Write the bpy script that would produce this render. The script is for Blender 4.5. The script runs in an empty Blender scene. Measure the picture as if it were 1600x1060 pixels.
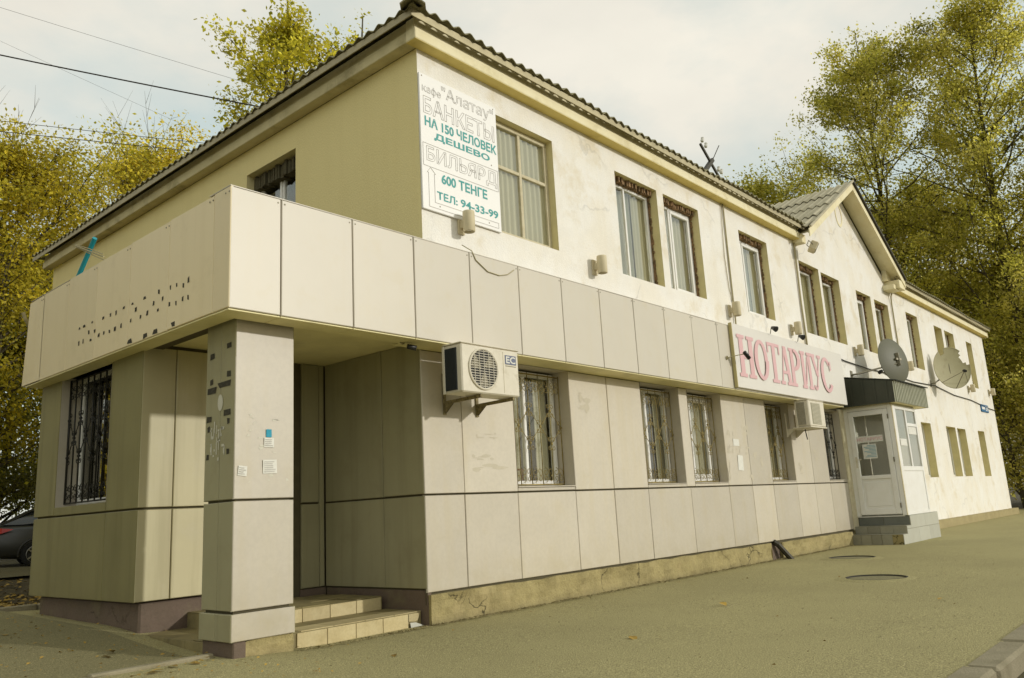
import bpy, bmesh, math, random
import numpy as np
from mathutils import Vector, Matrix

random.seed(7)
rng = np.random.default_rng(7)
scene = bpy.context.scene
col = scene.collection
R = math.radians

# ------------------------------------------------------------------ camera
cam_d = bpy.data.cameras.new('camera')
cam = bpy.data.objects.new('camera', cam_d)
col.objects.link(cam)
cam_d.sensor_fit = 'HORIZONTAL'
cam_d.sensor_width = 36.0
cam_d.lens = 1267.075 / 1600 * 36.0
cam_d.clip_start = 0.05
cam_d.clip_end = 3000
_r = Vector((0.66475122, -0.74513041, -0.05372603))
_d = Vector((0.11985679, 0.17735906, -0.97682041))
_f = Vector((0.73738739, 0.64290313, 0.20720859))
cam.matrix_world = Matrix(((_r.x, -_d.x, -_f.x, -5.90264), (_r.y, -_d.y, -_f.y, -6.48944),
                           (_r.z, -_d.z, -_f.z, 1.10354), (0, 0, 0, 1)))
scene.camera = cam

# ------------------------------------------------------------------ sun and sky
SUN_EL = R(16.5)
_az = R(26)                       # to the right of the long facade's normal
to_sun = Vector((math.sin(_az) * math.cos(SUN_EL), -math.cos(_az) * math.cos(SUN_EL), math.sin(SUN_EL)))
sun_d = bpy.data.lights.new('sun', 'SUN')
sun_d.energy = 1.36
sun_d.angle = R(1.6)
sun_d.color = (1.0, 0.965, 0.89)
sun = bpy.data.objects.new('sun', sun_d)
col.objects.link(sun)
sun.rotation_euler = to_sun.to_track_quat('Z', 'Y').to_euler()

world = bpy.data.worlds.new('World')
scene.world = world
world.use_nodes = True
wt = world.node_tree
for n in list(wt.nodes):
    wt.nodes.remove(n)
W = lambda t: wt.nodes.new(t)
wo = W('ShaderNodeOutputWorld'); wb = W('ShaderNodeBackground')
sky = W('ShaderNodeTexSky'); sky.sky_type = 'NISHITA'; sky.sun_disc = False
sky.sun_elevation = SUN_EL
sky.sun_rotation = math.atan2(to_sun.x, to_sun.y)
sky.air_density = 1.0; sky.dust_density = 2.5; sky.ozone_density = 1.0
tc = W('ShaderNodeTexCoord')
mp = W('ShaderNodeMapping'); mp.inputs['Scale'].default_value = (1.0, 1.0, 2.0)
mp.inputs['Location'].default_value = (0.35, 0.1, 0.2)
nz = W('ShaderNodeTexNoise'); nz.inputs['Scale'].default_value = 2.1; nz.inputs['Detail'].default_value = 8
nz.inputs['Roughness'].default_value = 0.55
cr = W('ShaderNodeValToRGB'); cr.color_ramp.elements[0].position = 0.38; cr.color_ramp.elements[1].position = 0.58
nz2 = W('ShaderNodeTexNoise'); nz2.inputs['Scale'].default_value = 3.4; nz2.inputs['Detail'].default_value = 7
cr2 = W('ShaderNodeValToRGB')
cr2.color_ramp.elements[0].position = 0.3; cr2.color_ramp.elements[0].color = (4.1, 3.95, 3.5, 1)
cr2.color_ramp.elements[1].position = 0.7; cr2.color_ramp.elements[1].color = (4.85, 4.62, 4.02, 1)
tint = W('ShaderNodeMix'); tint.data_type = 'RGBA'; tint.blend_type = 'MIX'; tint.inputs[0].default_value = 0.78
tint.inputs[7].default_value = (3.6, 4.05, 3.7, 1)
mx = W('ShaderNodeMix'); mx.data_type = 'RGBA'
wt.links.new(tc.outputs['Generated'], mp.inputs[0])
wt.links.new(mp.outputs[0], nz.inputs['Vector']); wt.links.new(mp.outputs[0], nz2.inputs['Vector'])
wt.links.new(nz.outputs['Fac'], cr.inputs[0]); wt.links.new(nz2.outputs['Fac'], cr2.inputs[0])
wt.links.new(sky.outputs[0], tint.inputs[6])
wt.links.new(cr.outputs[0], mx.inputs[0]); wt.links.new(tint.outputs[2], mx.inputs[6]); wt.links.new(cr2.outputs[0], mx.inputs[7])
wt.links.new(mx.outputs[2], wb.inputs[0]); wb.inputs[1].default_value = 0.132
wt.links.new(wb.outputs[0], wo.inputs[0])

scene.render.engine = 'CYCLES'
scene.cycles.use_denoising = True
scene.cycles.max_bounces = 8
scene.cycles.transparent_max_bounces = 12
scene.view_settings.view_transform = 'Standard'
scene.view_settings.look = 'None'
scene.view_settings.gamma = 1.0
scene.view_settings.exposure = 0.53

# ------------------------------------------------------------------ mesh helpers
class MB:
    def __init__(s):
        s.v = []; s.f = []
    def quad(s, a, b, c, d):
        n = len(s.v); s.v += [tuple(a), tuple(b), tuple(c), tuple(d)]; s.f.append((n, n+1, n+2, n+3)); return s
    def poly(s, pts):
        n = len(s.v); s.v += [tuple(p) for p in pts]; s.f.append(tuple(range(n, n+len(pts)))); return s
    def box(s, x0, x1, y0, y1, z0, z1):
        n = len(s.v)
        s.v += [(x0,y0,z0),(x1,y0,z0),(x1,y1,z0),(x0,y1,z0),(x0,y0,z1),(x1,y0,z1),(x1,y1,z1),(x0,y1,z1)]
        s.f += [(n,n+3,n+2,n+1),(n+4,n+5,n+6,n+7),(n,n+1,n+5,n+4),(n+1,n+2,n+6,n+5),(n+2,n+3,n+7,n+6),(n+3,n,n+4,n+7)]
        return s
    def bbox(s, x0, x1, y0, y1, z0, z1, b=0.01):
        """box with chamfered edges"""
        b = min(b, (x1-x0)*.45, (y1-y0)*.45, (z1-z0)*.45)
        bm = bmesh.new()
        bmesh.ops.create_cube(bm, size=1)
        for v in bm.verts:
            v.co = Vector(((x0+x1)/2+v.co.x*(x1-x0), (y0+y1)/2+v.co.y*(y1-y0), (z0+z1)/2+v.co.z*(z1-z0)))
        bmesh.ops.bevel(bm, geom=list(bm.edges), offset=b, segments=1, affect='EDGES', profile=.5)
        s.addbm(bm); return s
    def addbm(s, bm):
        n = len(s.v); bm.verts.index_update()
        s.v += [tuple(v.co) for v in bm.verts]
        s.f += [tuple(n+v.index for v in f.verts) for f in bm.faces]
        bm.free()
    def tube(s, pts, r, n=6, cap=True):
        pts = [Vector(p) for p in pts]
        rs = r if isinstance(r, (list, tuple)) else [r]*len(pts)
        base = len(s.v); up = None
        for i, p in enumerate(pts):
            d = (pts[min(i+1, len(pts)-1)] - pts[max(i-1, 0)])
            if d.length < 1e-9: d = Vector((0,0,1))
            d.normalize()
            if up is None:
                up = Vector((0,0,1)) if abs(d.z) < .9 else Vector((1,0,0))
            a = d.cross(up)
            if a.length < 1e-6: a = d.orthogonal()
            a.normalize(); b = a.cross(d); b.normalize(); up = b
            for k in range(n):
                t = 2*math.pi*k/n
                s.v.append(tuple(p + (a*math.cos(t) + b*math.sin(t))*rs[i]))
        for i in range(len(pts)-1):
            for k in range(n):
                k2 = (k+1) % n
                s.f.append((base+i*n+k, base+i*n+k2, base+(i+1)*n+k2, base+(i+1)*n+k))
        if cap:
            s.f.append(tuple(base+k for k in range(n))[::-1])
            s.f.append(tuple(base+(len(pts)-1)*n+k for k in range(n)))
        return s
    def bar(s, p0, p1, w, h):
        """rectangular bar between two points"""
        p0, p1 = Vector(p0), Vector(p1); d = (p1-p0).normalized()
        up = Vector((0,0,1)) if abs(d.z) < .95 else Vector((1,0,0))
        a = d.cross(up).normalized()*w/2; b = a.cross(d).normalized()*h/2
        n = len(s.v)
        for p in (p0, p1):
            for q in (a+b, -a+b, -a-b, a-b): s.v.append(tuple(p+q))
        s.f += [(n,n+1,n+2,n+3),(n+7,n+6,n+5,n+4)]+[(n+k, n+4+k, n+4+(k+1)%4, n+(k+1)%4) for k in range(4)]
        return s
    def disc(s, c, u, v, n=24):
        c, u, v = Vector(c), Vector(u), Vector(v)
        return s.poly([c+u*math.cos(2*math.pi*k/n)+v*math.sin(2*math.pi*k/n) for k in range(n)])
    def lathe(s, prof, c, axis=(0,0,1), n=24):
        """prof: list of (radius, along)"""
        ax = Vector(axis).normalized(); u = ax.orthogonal().normalized(); w = ax.cross(u); c = Vector(c)
        b0 = len(s.v)
        for r, h in prof:
            for k in range(n):
                t = 2*math.pi*k/n
                s.v.append(tuple(c+ax*h+(u*math.cos(t)+w*math.sin(t))*r))
        for i in range(len(prof)-1):
            for k in range(n):
                k2 = (k+1) % n
                s.f.append((b0+i*n+k, b0+i*n+k2, b0+(i+1)*n+k2, b0+(i+1)*n+k))
        return s
    def build(s, name, mat, parent=None, smooth=False, loc=None):
        me = bpy.data.meshes.new(name); me.from_pydata(s.v, [], s.f)
        me.update()
        if smooth:
            me.polygons.foreach_set('use_smooth', [True]*len(me.polygons))
        o = bpy.data.objects.new(name, me); col.objects.link(o)
        if mat: me.materials.append(mat)
        if parent: o.parent = parent
        if loc: o.location = loc
        return o

def fixn(o):
    bm = bmesh.new(); bm.from_mesh(o.data)
    bmesh.ops.recalc_face_normals(bm, faces=list(bm.faces)); bm.to_mesh(o.data); bm.free(); return o

def tag(o, label=None, cat=None, group=None, kind=None):
    if label: o['label'] = label
    if cat: o['category'] = cat
    if group: o['group'] = group
    if kind: o['kind'] = kind
    return o
def empty(name, loc=(0,0,0), parent=None):
    o = bpy.data.objects.new(name, None); col.objects.link(o); o.location = loc
    o.empty_display_size = .2
    if parent: o.parent = parent
    return o
def inst(name, mesh, loc, parent=None, rot=None, scale=None):
    o = bpy.data.objects.new(name, mesh); col.objects.link(o); o.location = loc
    if parent: o.parent = parent
    if rot: o.rotation_euler = rot
    if scale: o.scale = scale
    return o
def copy_tree(o, parent=None):
    c = o.copy(); col.objects.link(c)
    if parent: c.parent = parent
    for ch in o.children: copy_tree(ch, c)
    return c
def sstep(a, b, x):
    t = max(0., min(1., (x-a)/(b-a))); return t*t*(3-2*t)

# ------------------------------------------------------------------ materials
MATS = {}
def mat(name, c, rough=.6, var=.0, scale=3., c2=None, bump=0., bscale=60., metal=0., streak=0., streakc=None,
        stain=0., stainc=(.25,.2,.1), stscale=1.3, objvar=0., spec=.4, fine=0., fscale=150.,
        lowdirt=None, crack=0., crscale=2., speck=0., spscale=120., speckc=None, mid=0., mscale_=8.):
    """general weathered surface; all textures live in world space"""
    m = bpy.data.materials.new(name); m.use_nodes = True; nt = m.node_tree
    b = nt.nodes['Principled BSDF']; N = nt.nodes.new; Lk = nt.links.new
    b.inputs['Roughness'].default_value = rough; b.inputs['Metallic'].default_value = metal
    b.inputs['Specular IOR Level'].default_value = spec
    g = N('ShaderNodeNewGeometry'); pos = g.outputs['Position']
    rgb = N('ShaderNodeRGB'); rgb.outputs[0].default_value = (*c, 1); cur = rgb.outputs[0]
    def mixin(fac, colr, blend='MIX'):
        nonlocal cur
        x = N('ShaderNodeMix'); x.data_type = 'RGBA'; x.blend_type = blend
        if isinstance(fac, (int, float)): x.inputs[0].default_value = fac
        else: Lk(fac, x.inputs[0])
        Lk(cur, x.inputs[6])
        if isinstance(colr, tuple): x.inputs[7].default_value = (*colr, 1)
        else: Lk(colr, x.inputs[7])
        cur = x.outputs[2]
    def noise(sc, det=5, rgh=.6, mscale=None, off=0.):
        n = N('ShaderNodeTexNoise'); n.inputs['Scale'].default_value = sc; n.inputs['Detail'].default_value = det
        n.inputs['Roughness'].default_value = rgh
        mm = N('ShaderNodeMapping'); mm.inputs['Location'].default_value = (off, off*.7, off*1.3)
        if mscale: mm.inputs['Scale'].default_value = mscale
        Lk(pos, mm.inputs[0]); Lk(mm.outputs[0], n.inputs['Vector']); return n.outputs['Fac']
    def ramp(f, a, bb, lo=0., hi=1.):
        r = N('ShaderNodeMapRange'); r.inputs[1].default_value = a; r.inputs[2].default_value = bb
        r.inputs[3].default_value = lo; r.inputs[4].default_value = hi; r.interpolation_type = 'SMOOTHSTEP'
        Lk(f, r.inputs[0]); return r.outputs[0]
    if var:
        mixin(ramp(noise(scale, 6), .33, .68, 0, var), c2 or tuple(k*.6 for k in c))
    if fine:
        mixin(ramp(noise(fscale, 2, .7), .35, .7, 0, fine), tuple(k*.35 for k in c))
    if mid:
        mixin(ramp(noise(mscale_, 4, .6, None, 4.), .38, .66, 0, mid), tuple(k*.70 for k in c))
    if speck:
        mixin(ramp(noise(spscale, 1, .5, None, 7.), .60, .72, 0, speck), speckc or tuple(min(1,k*1.7) for k in c))
    if streak:
        mixin(ramp(noise(3.2, 4, .6, (1.6, 1.6, .10), 3.1), .45, .75, 0, streak), streakc or tuple(k*.55 for k in c))
    if stain:
        mixin(ramp(noise(stscale, 7, .65, None, 9.), .52, .70, 0, stain), stainc)
    if lowdirt:
        sp = N('ShaderNodeSeparateXYZ'); Lk(pos, sp.inputs[0])
        mm = N('ShaderNodeMath'); mm.operation = 'MULTIPLY'
        Lk(ramp(sp.outputs[2], lowdirt[0], lowdirt[1], lowdirt[2], 0), mm.inputs[0])
        Lk(ramp(noise(4., 6), .3, .7, .2, 1.), mm.inputs[1]); mixin(mm.outputs[0], lowdirt[3])
    if crack:
        vo = N('ShaderNodeTexVoronoi'); vo.feature = 'DISTANCE_TO_EDGE'; vo.inputs['Scale'].default_value = crscale
        wn = N('ShaderNodeTexNoise'); wn.inputs['Scale'].default_value = 3.; wn.inputs['Detail'].default_value = 5
        ad = N('ShaderNodeMix'); ad.data_type = 'RGBA'; ad.inputs[0].default_value = .35
        Lk(pos, ad.inputs[6]); Lk(wn.outputs['Color'], ad.inputs[7]); Lk(pos, wn.inputs['Vector'])
        Lk(ad.outputs[2], vo.inputs['Vector'])
        crk = ramp(vo.outputs['Distance'], 0, .02, crack, 0)
        ck = N('ShaderNodeMath'); ck.operation = 'MULTIPLY'; Lk(crk, ck.inputs[0]); Lk(ramp(noise(1.1, 3, .5, None, 5), .48, .58), ck.inputs[1])
        mixin(ck.outputs[0], tuple(k*.2 for k in c))
    if objvar:
        oi = N('ShaderNodeObjectInfo'); hs = N('ShaderNodeHueSaturation')
        Lk(ramp(oi.outputs['Random'], 0, 1, 1-objvar, 1+objvar*.6), hs.inputs['Value']); Lk(cur, hs.inputs['Color']); cur = hs.outputs[0]
    Lk(cur, b.inputs['Base Color'])
    if bump:
        bp = N('ShaderNodeBump'); bp.inputs['Strength'].default_value = bump; bp.inputs['Distance'].default_value = .02
        Lk(noise(bscale, 6, .65), bp.inputs['Height']); Lk(bp.outputs[0], b.inputs['Normal'])
    MATS[name] = m; return m

PLASTER = mat('plaster', (.87,.85,.79), .9, var=.40, scale=1.1, c2=(.78,.70,.52), bump=.32, bscale=34, fine=.10, fscale=60, stain=.55,
              stainc=(.66,.57,.38), stscale=1.5, streak=.10, streakc=(.66,.57,.38), crack=.2, crscale=.9, mid=.10, mscale_=6.)
PLASTER_SIDE = mat('plaster_side', (.87,.755,.38), .92, var=.25, scale=1.0, c2=(.82,.70,.33), bump=.35, bscale=40, fine=.15, fscale=70, streak=.2, streakc=(.72,.60,.27))  # plaster copy for side walls; the left wall's shade tint is put into its colour
REVEAL = mat('reveal_plaster', (.76,.67,.36), .9, var=.3, scale=3, bump=.3, bscale=40)
PANEL = mat('cladding_panel', (.575,.525,.43), .42, var=.20, scale=1.0, c2=(.57,.50,.36), streak=.42, streakc=(.53,.46,.31), stain=.25, stainc=(.50,.43,.27),
            stscale=2.6, objvar=.11, spec=.45, fine=.08, fscale=20, bump=.04, bscale=4, mid=.14, mscale_=2.2, lowdirt=(.3,.75,.35,(.40,.34,.20)))
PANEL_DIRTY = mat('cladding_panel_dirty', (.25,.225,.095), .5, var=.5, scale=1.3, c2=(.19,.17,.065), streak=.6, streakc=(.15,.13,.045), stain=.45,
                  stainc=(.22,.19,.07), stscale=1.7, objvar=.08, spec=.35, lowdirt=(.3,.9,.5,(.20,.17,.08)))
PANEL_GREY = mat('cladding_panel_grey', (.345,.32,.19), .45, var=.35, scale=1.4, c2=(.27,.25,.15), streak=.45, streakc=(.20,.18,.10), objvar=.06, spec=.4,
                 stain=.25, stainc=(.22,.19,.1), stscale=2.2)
PANEL_BAY = mat('cladding_panel_bay', (.52,.47,.285), .45, var=.3, scale=1.2, c2=(.37,.33,.19), streak=.45, streakc=(.31,.27,.14), objvar=.06, spec=.4, stain=.25, stainc=(.52,.48,.36), stscale=2.2)
FASCIA = mat('fascia_panel', (.60,.555,.46), .42, var=.16, scale=.9, c2=(.58,.525,.42), streak=.18, streakc=(.60,.52,.36), objvar=.04, spec=.45, mid=.06, mscale_=2.5,
             stain=.2, stainc=(.56,.48,.30), stscale=3., bump=.03, bscale=4)
FASCIA_SHADE = mat('fascia_panel_shade', (.82,.70,.46), .45, var=.16, scale=.9, c2=(.76,.64,.39), streak=.22, streakc=(.68,.56,.33), objvar=.05, spec=.45, stain=.18, stainc=(.56,.46,.26), stscale=3., bump=.03, bscale=4)  # fascia copy for the side panels, yellow tint of their shade put into the colour
BACKING = mat('backing', (.10,.085,.045), .9, var=.4, scale=8)
SOFFIT = mat('soffit', (.84,.76,.42), .6, var=.3, scale=2, streak=.0, stain=.3, stainc=(.25,.21,.1))
CORNICE = mat('cornice_paint', (.84,.77,.52), .8, var=.35, scale=3, c2=(.68,.57,.28), stain=.35, stainc=(.46,.37,.15), stscale=2.2, bump=.15, bscale=30)
GOLDPAINT = mat('ochre_paint', (.74,.60,.20), .85, var=.3, scale=3, c2=(.62,.47,.13), stain=.3, stainc=(.40,.30,.08), stscale=3)
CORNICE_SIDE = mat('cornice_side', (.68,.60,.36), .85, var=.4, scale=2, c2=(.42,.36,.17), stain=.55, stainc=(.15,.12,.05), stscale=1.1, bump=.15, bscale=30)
SLATE = mat('roof_sheet', (.30,.275,.155), .9, var=.5, scale=4, c2=(.18,.165,.085), fine=.3, fscale=60, stain=.4, stainc=(.25,.22,.11), stscale=5, bump=.2, bscale=50)
SLATE_LIGHT = mat('roof_sheet_light', (.55,.50,.36), .9, var=.4, scale=3, c2=(.40,.36,.22), fine=.2, fscale=60, bump=.2, bscale=50, stain=.3, stainc=(.3,.26,.14), stscale=3)
METAL_DARK = mat('dark_metal', (.05,.045,.03), .55, metal=.3, var=.3, scale=10)
TRIM = mat('metal_trim', (.40,.35,.21), .5, metal=.4, var=.4, scale=6)
CONCRETE = mat('plinth_concrete', (.42,.35,.16), .95, var=.6, scale=3.2, c2=(.24,.20,.09), fine=.35, fscale=70, bump=.9, bscale=22, stain=.55, stainc=(.42,.34,.17), stscale=1.8, crack=1., crscale=2.2, mid=.3, mscale_=9, lowdirt=(-.02,.10,.7,(.16,.135,.07)))
PLINTH_FAR = mat('plinth_far', (.42,.35,.18), .95, var=.5, scale=2.2, c2=(.30,.25,.12), fine=.3, fscale=60, bump=.6, bscale=25, stain=.4, stainc=(.27,.22,.1))
PLINTH_PURPLE = mat('plinth_painted', (.16,.115,.085), .8, var=.5, scale=3, c2=(.11,.085,.055), fine=.2, fscale=60, bump=.4, bscale=25, stain=.5, stainc=(.20,.17,.09), stscale=2.5, crack=.8, crscale=2.3)
TILE = mat('step_tile', (.54,.455,.25), .45, var=.35, scale=5, c2=(.42,.32,.13), objvar=.12, stain=.35, stainc=(.3,.23,.09), stscale=3.5, fine=.12, fscale=40)
TILE_DIRTY = mat('step_tile_dirty', (.30,.25,.11), .7, var=.6, scale=4, c2=(.16,.13,.06), objvar=.12, stain=.5, stainc=(.12,.10,.05), stscale=4, fine=.2)
TILE_GREY = mat('porch_tile', (.30,.29,.22), .5, var=.3, scale=4, c2=(.22,.20,.13), objvar=.12, stain=.3, stainc=(.2,.17,.09), fine=.15, fscale=60)
TILE_PALE = mat('porch_tile_pale', (.46,.46,.39), .5, var=.3, scale=4, c2=(.38,.36,.28), objvar=.06, stain=.25, stainc=(.3,.27,.17))
TILE_BLUE = mat('porch_tile_blue', (.17,.18,.155), .5, var=.3, scale=4, objvar=.1)
PVC = mat('white_pvc', (.84,.83,.79), .35, var=.15, scale=3, c2=(.62,.58,.46), stain=.12, stainc=(.5,.44,.3), stscale=5)
OLDWOOD = mat('old_painted_wood', (.66,.60,.42), .8, var=.45, scale=9, c2=(.48,.40,.22), bump=.4, bscale=40, fine=.2, fscale=80)
CURTAIN = mat('curtain', (.62,.58,.45), .95, var=.25, scale=2.5, c2=(.52,.47,.33))
CURTAIN_GREY = mat('curtain_grey', (.44,.44,.38), .95, var=.3, scale=2)
DARK_SHEET = mat('dark_sheet', (.10,.09,.055), .95, var=.4, scale=3)  # sheet whose dark colour stands for an unlit room behind the glass
BRICKRAW = mat('raw_brick_mortar', (.36,.22,.11), .98, var=.9, scale=16, c2=(.07,.055,.03), bump=1., bscale=40, stain=.5, stainc=(.42,.33,.19), stscale=11)
GOLD = mat('grille_gold', (.32,.255,.09), .55, metal=.45, var=.5, scale=20, c2=(.14,.10,.04))
BLACKIRON = mat('grille_black', (.02,.019,.014), .5, metal=.2)
AC_WHITE = mat('ac_casing', (.70,.65,.53), .5, var=.25, scale=6, c2=(.5,.45,.32), stain=.3, stainc=(.36,.30,.17), stscale=8)
DARK = mat('dark_recess', (.02,.02,.016), .6)
FIN = mat('ac_fins', (.045,.05,.05), .5, metal=.3)
RUST = mat('rusty_bracket', (.32,.27,.13), .7, var=.7, scale=25, c2=(.09,.06,.03), metal=.2)
SIGNWHITE = mat('sign_white', (.86,.85,.82), .5, var=.08, scale=2, c2=(.78,.76,.68))
NOTARY = mat('sign_panel', (.72,.69,.63), .45, var=.12, scale=1.5, c2=(.60,.55,.47))
PINK = mat('letter_pink', (.70,.44,.45), .5, var=.25, scale=3, c2=(.66,.36,.35), stain=.3, stainc=(.6,.42,.38), stscale=4)
TEAL = mat('letter_teal', (.035,.31,.29), .5, var=.2, scale=6, c2=(.10,.40,.36))
OUTLINE = mat('letter_outline', (.56,.54,.50), .6)
PAPER = mat('paper', (.74,.73,.66), .8, var=.2, scale=20)
PRINT = mat('print_grey', (.50,.48,.44), .8)
PRINT_BLUE = mat('print_blue', (.03,.30,.42), .7)
LAMPMAT = mat('lamp_housing', (.62,.54,.35), .6, var=.2, scale=8)
DISH = mat('dish_green', (.105,.105,.06), .55, var=.35, scale=3, c2=(.115,.11,.06), stain=.2, stainc=(.2,.18,.1))
DISH_PALE = mat('dish_pale', (.40,.37,.22), .7, var=.3, scale=3, c2=(.32,.29,.15), stain=.3, stainc=(.22,.17,.08), stscale=4)
GREENMETAL = mat('canopy_green_metal', (.055,.06,.042), .5, var=.35, scale=3, c2=(.09,.085,.06), metal=.2, streak=.3)
GREENPALE = mat('canopy_ribbed_metal', (.40,.40,.29), .5, var=.3, scale=4)
BLACKPLASTIC = mat('black_plastic', (.015,.015,.013), .45)
GREYMETAL = mat('grey_metal', (.22,.20,.14), .5, metal=.5, var=.3, scale=12)
WIRE = mat('cable', (.035,.03,.022), .7)
WIRE_PALE = mat('cable_pale', (.40,.35,.20), .7)
BLUEPOLE = mat('blue_pole', (.01,.28,.34), .45, var=.2, scale=10)
BLUESIGN = mat('blue_sign', (.015,.13,.28), .5)
WHITEPRINT = mat('white_print', (.75,.75,.72), .6)
YELLOWTHING = mat('yellow_plastic', (.55,.36,.06), .6)
IRON = mat('cast_iron', (.035,.03,.022), .75, var=.5, scale=20, bump=.6, bscale=60)
DUSTIRON = mat('dusty_iron', (.26,.235,.12), .95, var=.4, scale=8, fine=.4, fscale=80, bump=.6, bscale=60)
BARK = mat('bark', (.10,.085,.05), .95, var=.6, scale=9, bump=.8, bscale=20)
KERB = mat('kerb_stone', (.33,.29,.19), .95, var=.5, scale=4, c2=(.22,.19,.11), fine=.3, fscale=90, bump=.5, bscale=40, objvar=.1, stain=.4, stainc=(.15,.13,.07), stscale=3)
STREAKP = mat('glue_residue', (.60,.58,.48), .8)

def glass_mat(name, tint=(.92,.93,.90), refl=.30, rough=.02):
    m = bpy.data.materials.new(name); m.use_nodes = True; nt = m.node_tree
    nt.nodes.remove(nt.nodes['Principled BSDF']); out = nt.nodes['Material Output']
    t = nt.nodes.new('ShaderNodeBsdfTransparent'); t.inputs[0].default_value = (*tint, 1)
    g = nt.nodes.new('ShaderNodeBsdfGlossy'); g.inputs['Roughness'].default_value = rough; g.inputs[0].default_value = (.9,.9,.88,1)
    lw = nt.nodes.new('ShaderNodeLayerWeight'); lw.inputs[0].default_value = .5
    pw = nt.nodes.new('ShaderNodeMath'); pw.operation = 'POWER'; pw.inputs[1].default_value = 3.2
    mr = nt.nodes.new('ShaderNodeMapRange'); mr.inputs[3].default_value = refl*.16; mr.inputs[4].default_value = .92
    mxx = nt.nodes.new('ShaderNodeMixShader')
    nt.links.new(lw.outputs['Facing'], pw.inputs[0]); nt.links.new(pw.outputs[0], mr.inputs[0]); nt.links.new(mr.outputs[0], mxx.inputs[0])
    nt.links.new(t.outputs[0], mxx.inputs[1]); nt.links.new(g.outputs[0], mxx.inputs[2]); nt.links.new(mxx.outputs[0], out.inputs[0])
    return m
GLASS = glass_mat('window_glass', refl=.33)
GLASS_DARK = glass_mat('window_glass_dark', (.45,.46,.42), 1.2)

def asphalt_mat(name, c=(.51,.455,.225), dark=.55):
    m = mat(name, c, .93, var=dark, scale=.33, c2=tuple(k*.74 for k in c), fine=.8, fscale=95, bump=.9, bscale=90, spec=.2, speck=.45, spscale=70, mid=.10, mscale_=3.,
            stain=.10, stainc=tuple(k*1.2 for k in c), stscale=.35, crack=.06, crscale=.5)
    return m
ASPHALT = asphalt_mat('asphalt')
ASPHALT_DARK = asphalt_mat('asphalt_worn', (.17,.15,.08))
ASPHALT_WALK = asphalt_mat('asphalt_walkway', (.34,.305,.155))
ASPHALT_TAR = asphalt_mat('asphalt_tar', (.35,.315,.165))
SOIL = mat('soil', (.085,.066,.032), .97, var=.7, scale=2.5, c2=(.05,.042,.02), fine=.5, fscale=40, bump=.9, bscale=30, stain=.5, stainc=(.16,.12,.04), stscale=5)

def leaf_mat(name, trans=.55):
    m = bpy.data.materials.new(name); m.use_nodes = True; nt = m.node_tree
    b = nt.nodes['Principled BSDF']; out = nt.nodes['Material Output']
    a = nt.nodes.new('ShaderNodeAttribute'); a.attribute_name = 'leafcol'
    b.inputs['Roughness'].default_value = .55; b.inputs['Specular IOR Level'].default_value = .3
    tr = nt.nodes.new('ShaderNodeBsdfTranslucent'); x = nt.nodes.new('ShaderNodeMixShader'); x.inputs[0].default_value = trans
    hs = nt.nodes.new('ShaderNodeHueSaturation'); hs.inputs['Value'].default_value = 1.7
    nt.links.new(a.outputs['Color'], b.inputs['Base Color']); nt.links.new(a.outputs['Color'], hs.inputs['Color'])
    nt.links.new(hs.outputs[0], tr.inputs[0])
    nt.links.new(b.outputs[0], x.inputs[1]); nt.links.new(tr.outputs[0], x.inputs[2]); nt.links.new(x.outputs[0], out.inputs[0])
    return m
LEAF = leaf_mat('leaf')

# ------------------------------------------------------------------ ground
def h(x, y):
    left = 1 - sstep(-2.2, -1.0, x)
    back = sstep(11., 13., y)
    a = max(left, back)
    z = .05*(1 - sstep(-2.3, -1.2, x))*sstep(-1.2, .2, y) + a*(.15*sstep(.2, 2.6, y) + .02*min(max(0, y-2.6), 40))
    return z

def axis(lo, hi, fine_lo, fine_hi, step, grow=1.35):
    a = list(np.arange(fine_lo, fine_hi+1e-6, step))
    s = step; x = fine_lo
    while x > lo:
        s *= grow; x = max(lo, x-s); a.insert(0, x)
    s = step; x = fine_hi
    while x < hi:
        s *= grow; x = min(hi, x+s); a.append(x)
    return a
def sheet(name, xs, ys, zf, m, kind='structure'):
    v = [(x, y, zf(x, y)) for y in ys for x in xs]; nx = len(xs)
    f = [(j*nx+i, j*nx+i+1, (j+1)*nx+i+1, (j+1)*nx+i) for j in range(len(ys)-1) for i in range(nx-1)]
    mb = MB(); mb.v = v; mb.f = f
    o = mb.build(name, m, smooth=True); o['kind'] = kind; return o

sheet('ground', axis(-900, 900, -14, 50, 1.0), axis(-900, 900, -6, 28, 1.0),
      lambda x, y: (h(x, y)-.03) if y > -4.6 else -.25, SOIL)
sheet('pavement', axis(-60, 36, -10, 14, .4), [-4.99]+list(np.arange(-4.93, 4.9, .35))+[4.95],
      lambda x, y: h(x, y) + .006*math.sin(x*1.3+y*.9)*math.sin(y*1.7-x*.4), ASPHALT)
walk = sheet('walkway', axis(-40, -2.18, -8, -2.18, .4), [.26]+list(np.arange(.5, 4.9, .35))+[4.94], lambda x, y: h(x, y)+.012+.004*math.sin(x*1.3+y*.9), ASPHALT_WALK)
for v in walk.data.vertices:
    if v.co.y < .3: v.co.y = .24+max(-.9, .10*min(0, v.co.x+2.25)); v.co.z = h(v.co.x, v.co.y)+.012
sheet('road', axis(-300, 300, -8, 8, 2.), [-12.5, -9, -7, -5.6, -5.16], lambda x, y: -.13, ASPHALT_DARK)
sheet('parking_strip', axis(-40, 40, -6, 12, 1.), [12.7, 14, 16, 18, 20.5], lambda x, y: h(x, y)+.004, ASPHALT_DARK)

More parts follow.
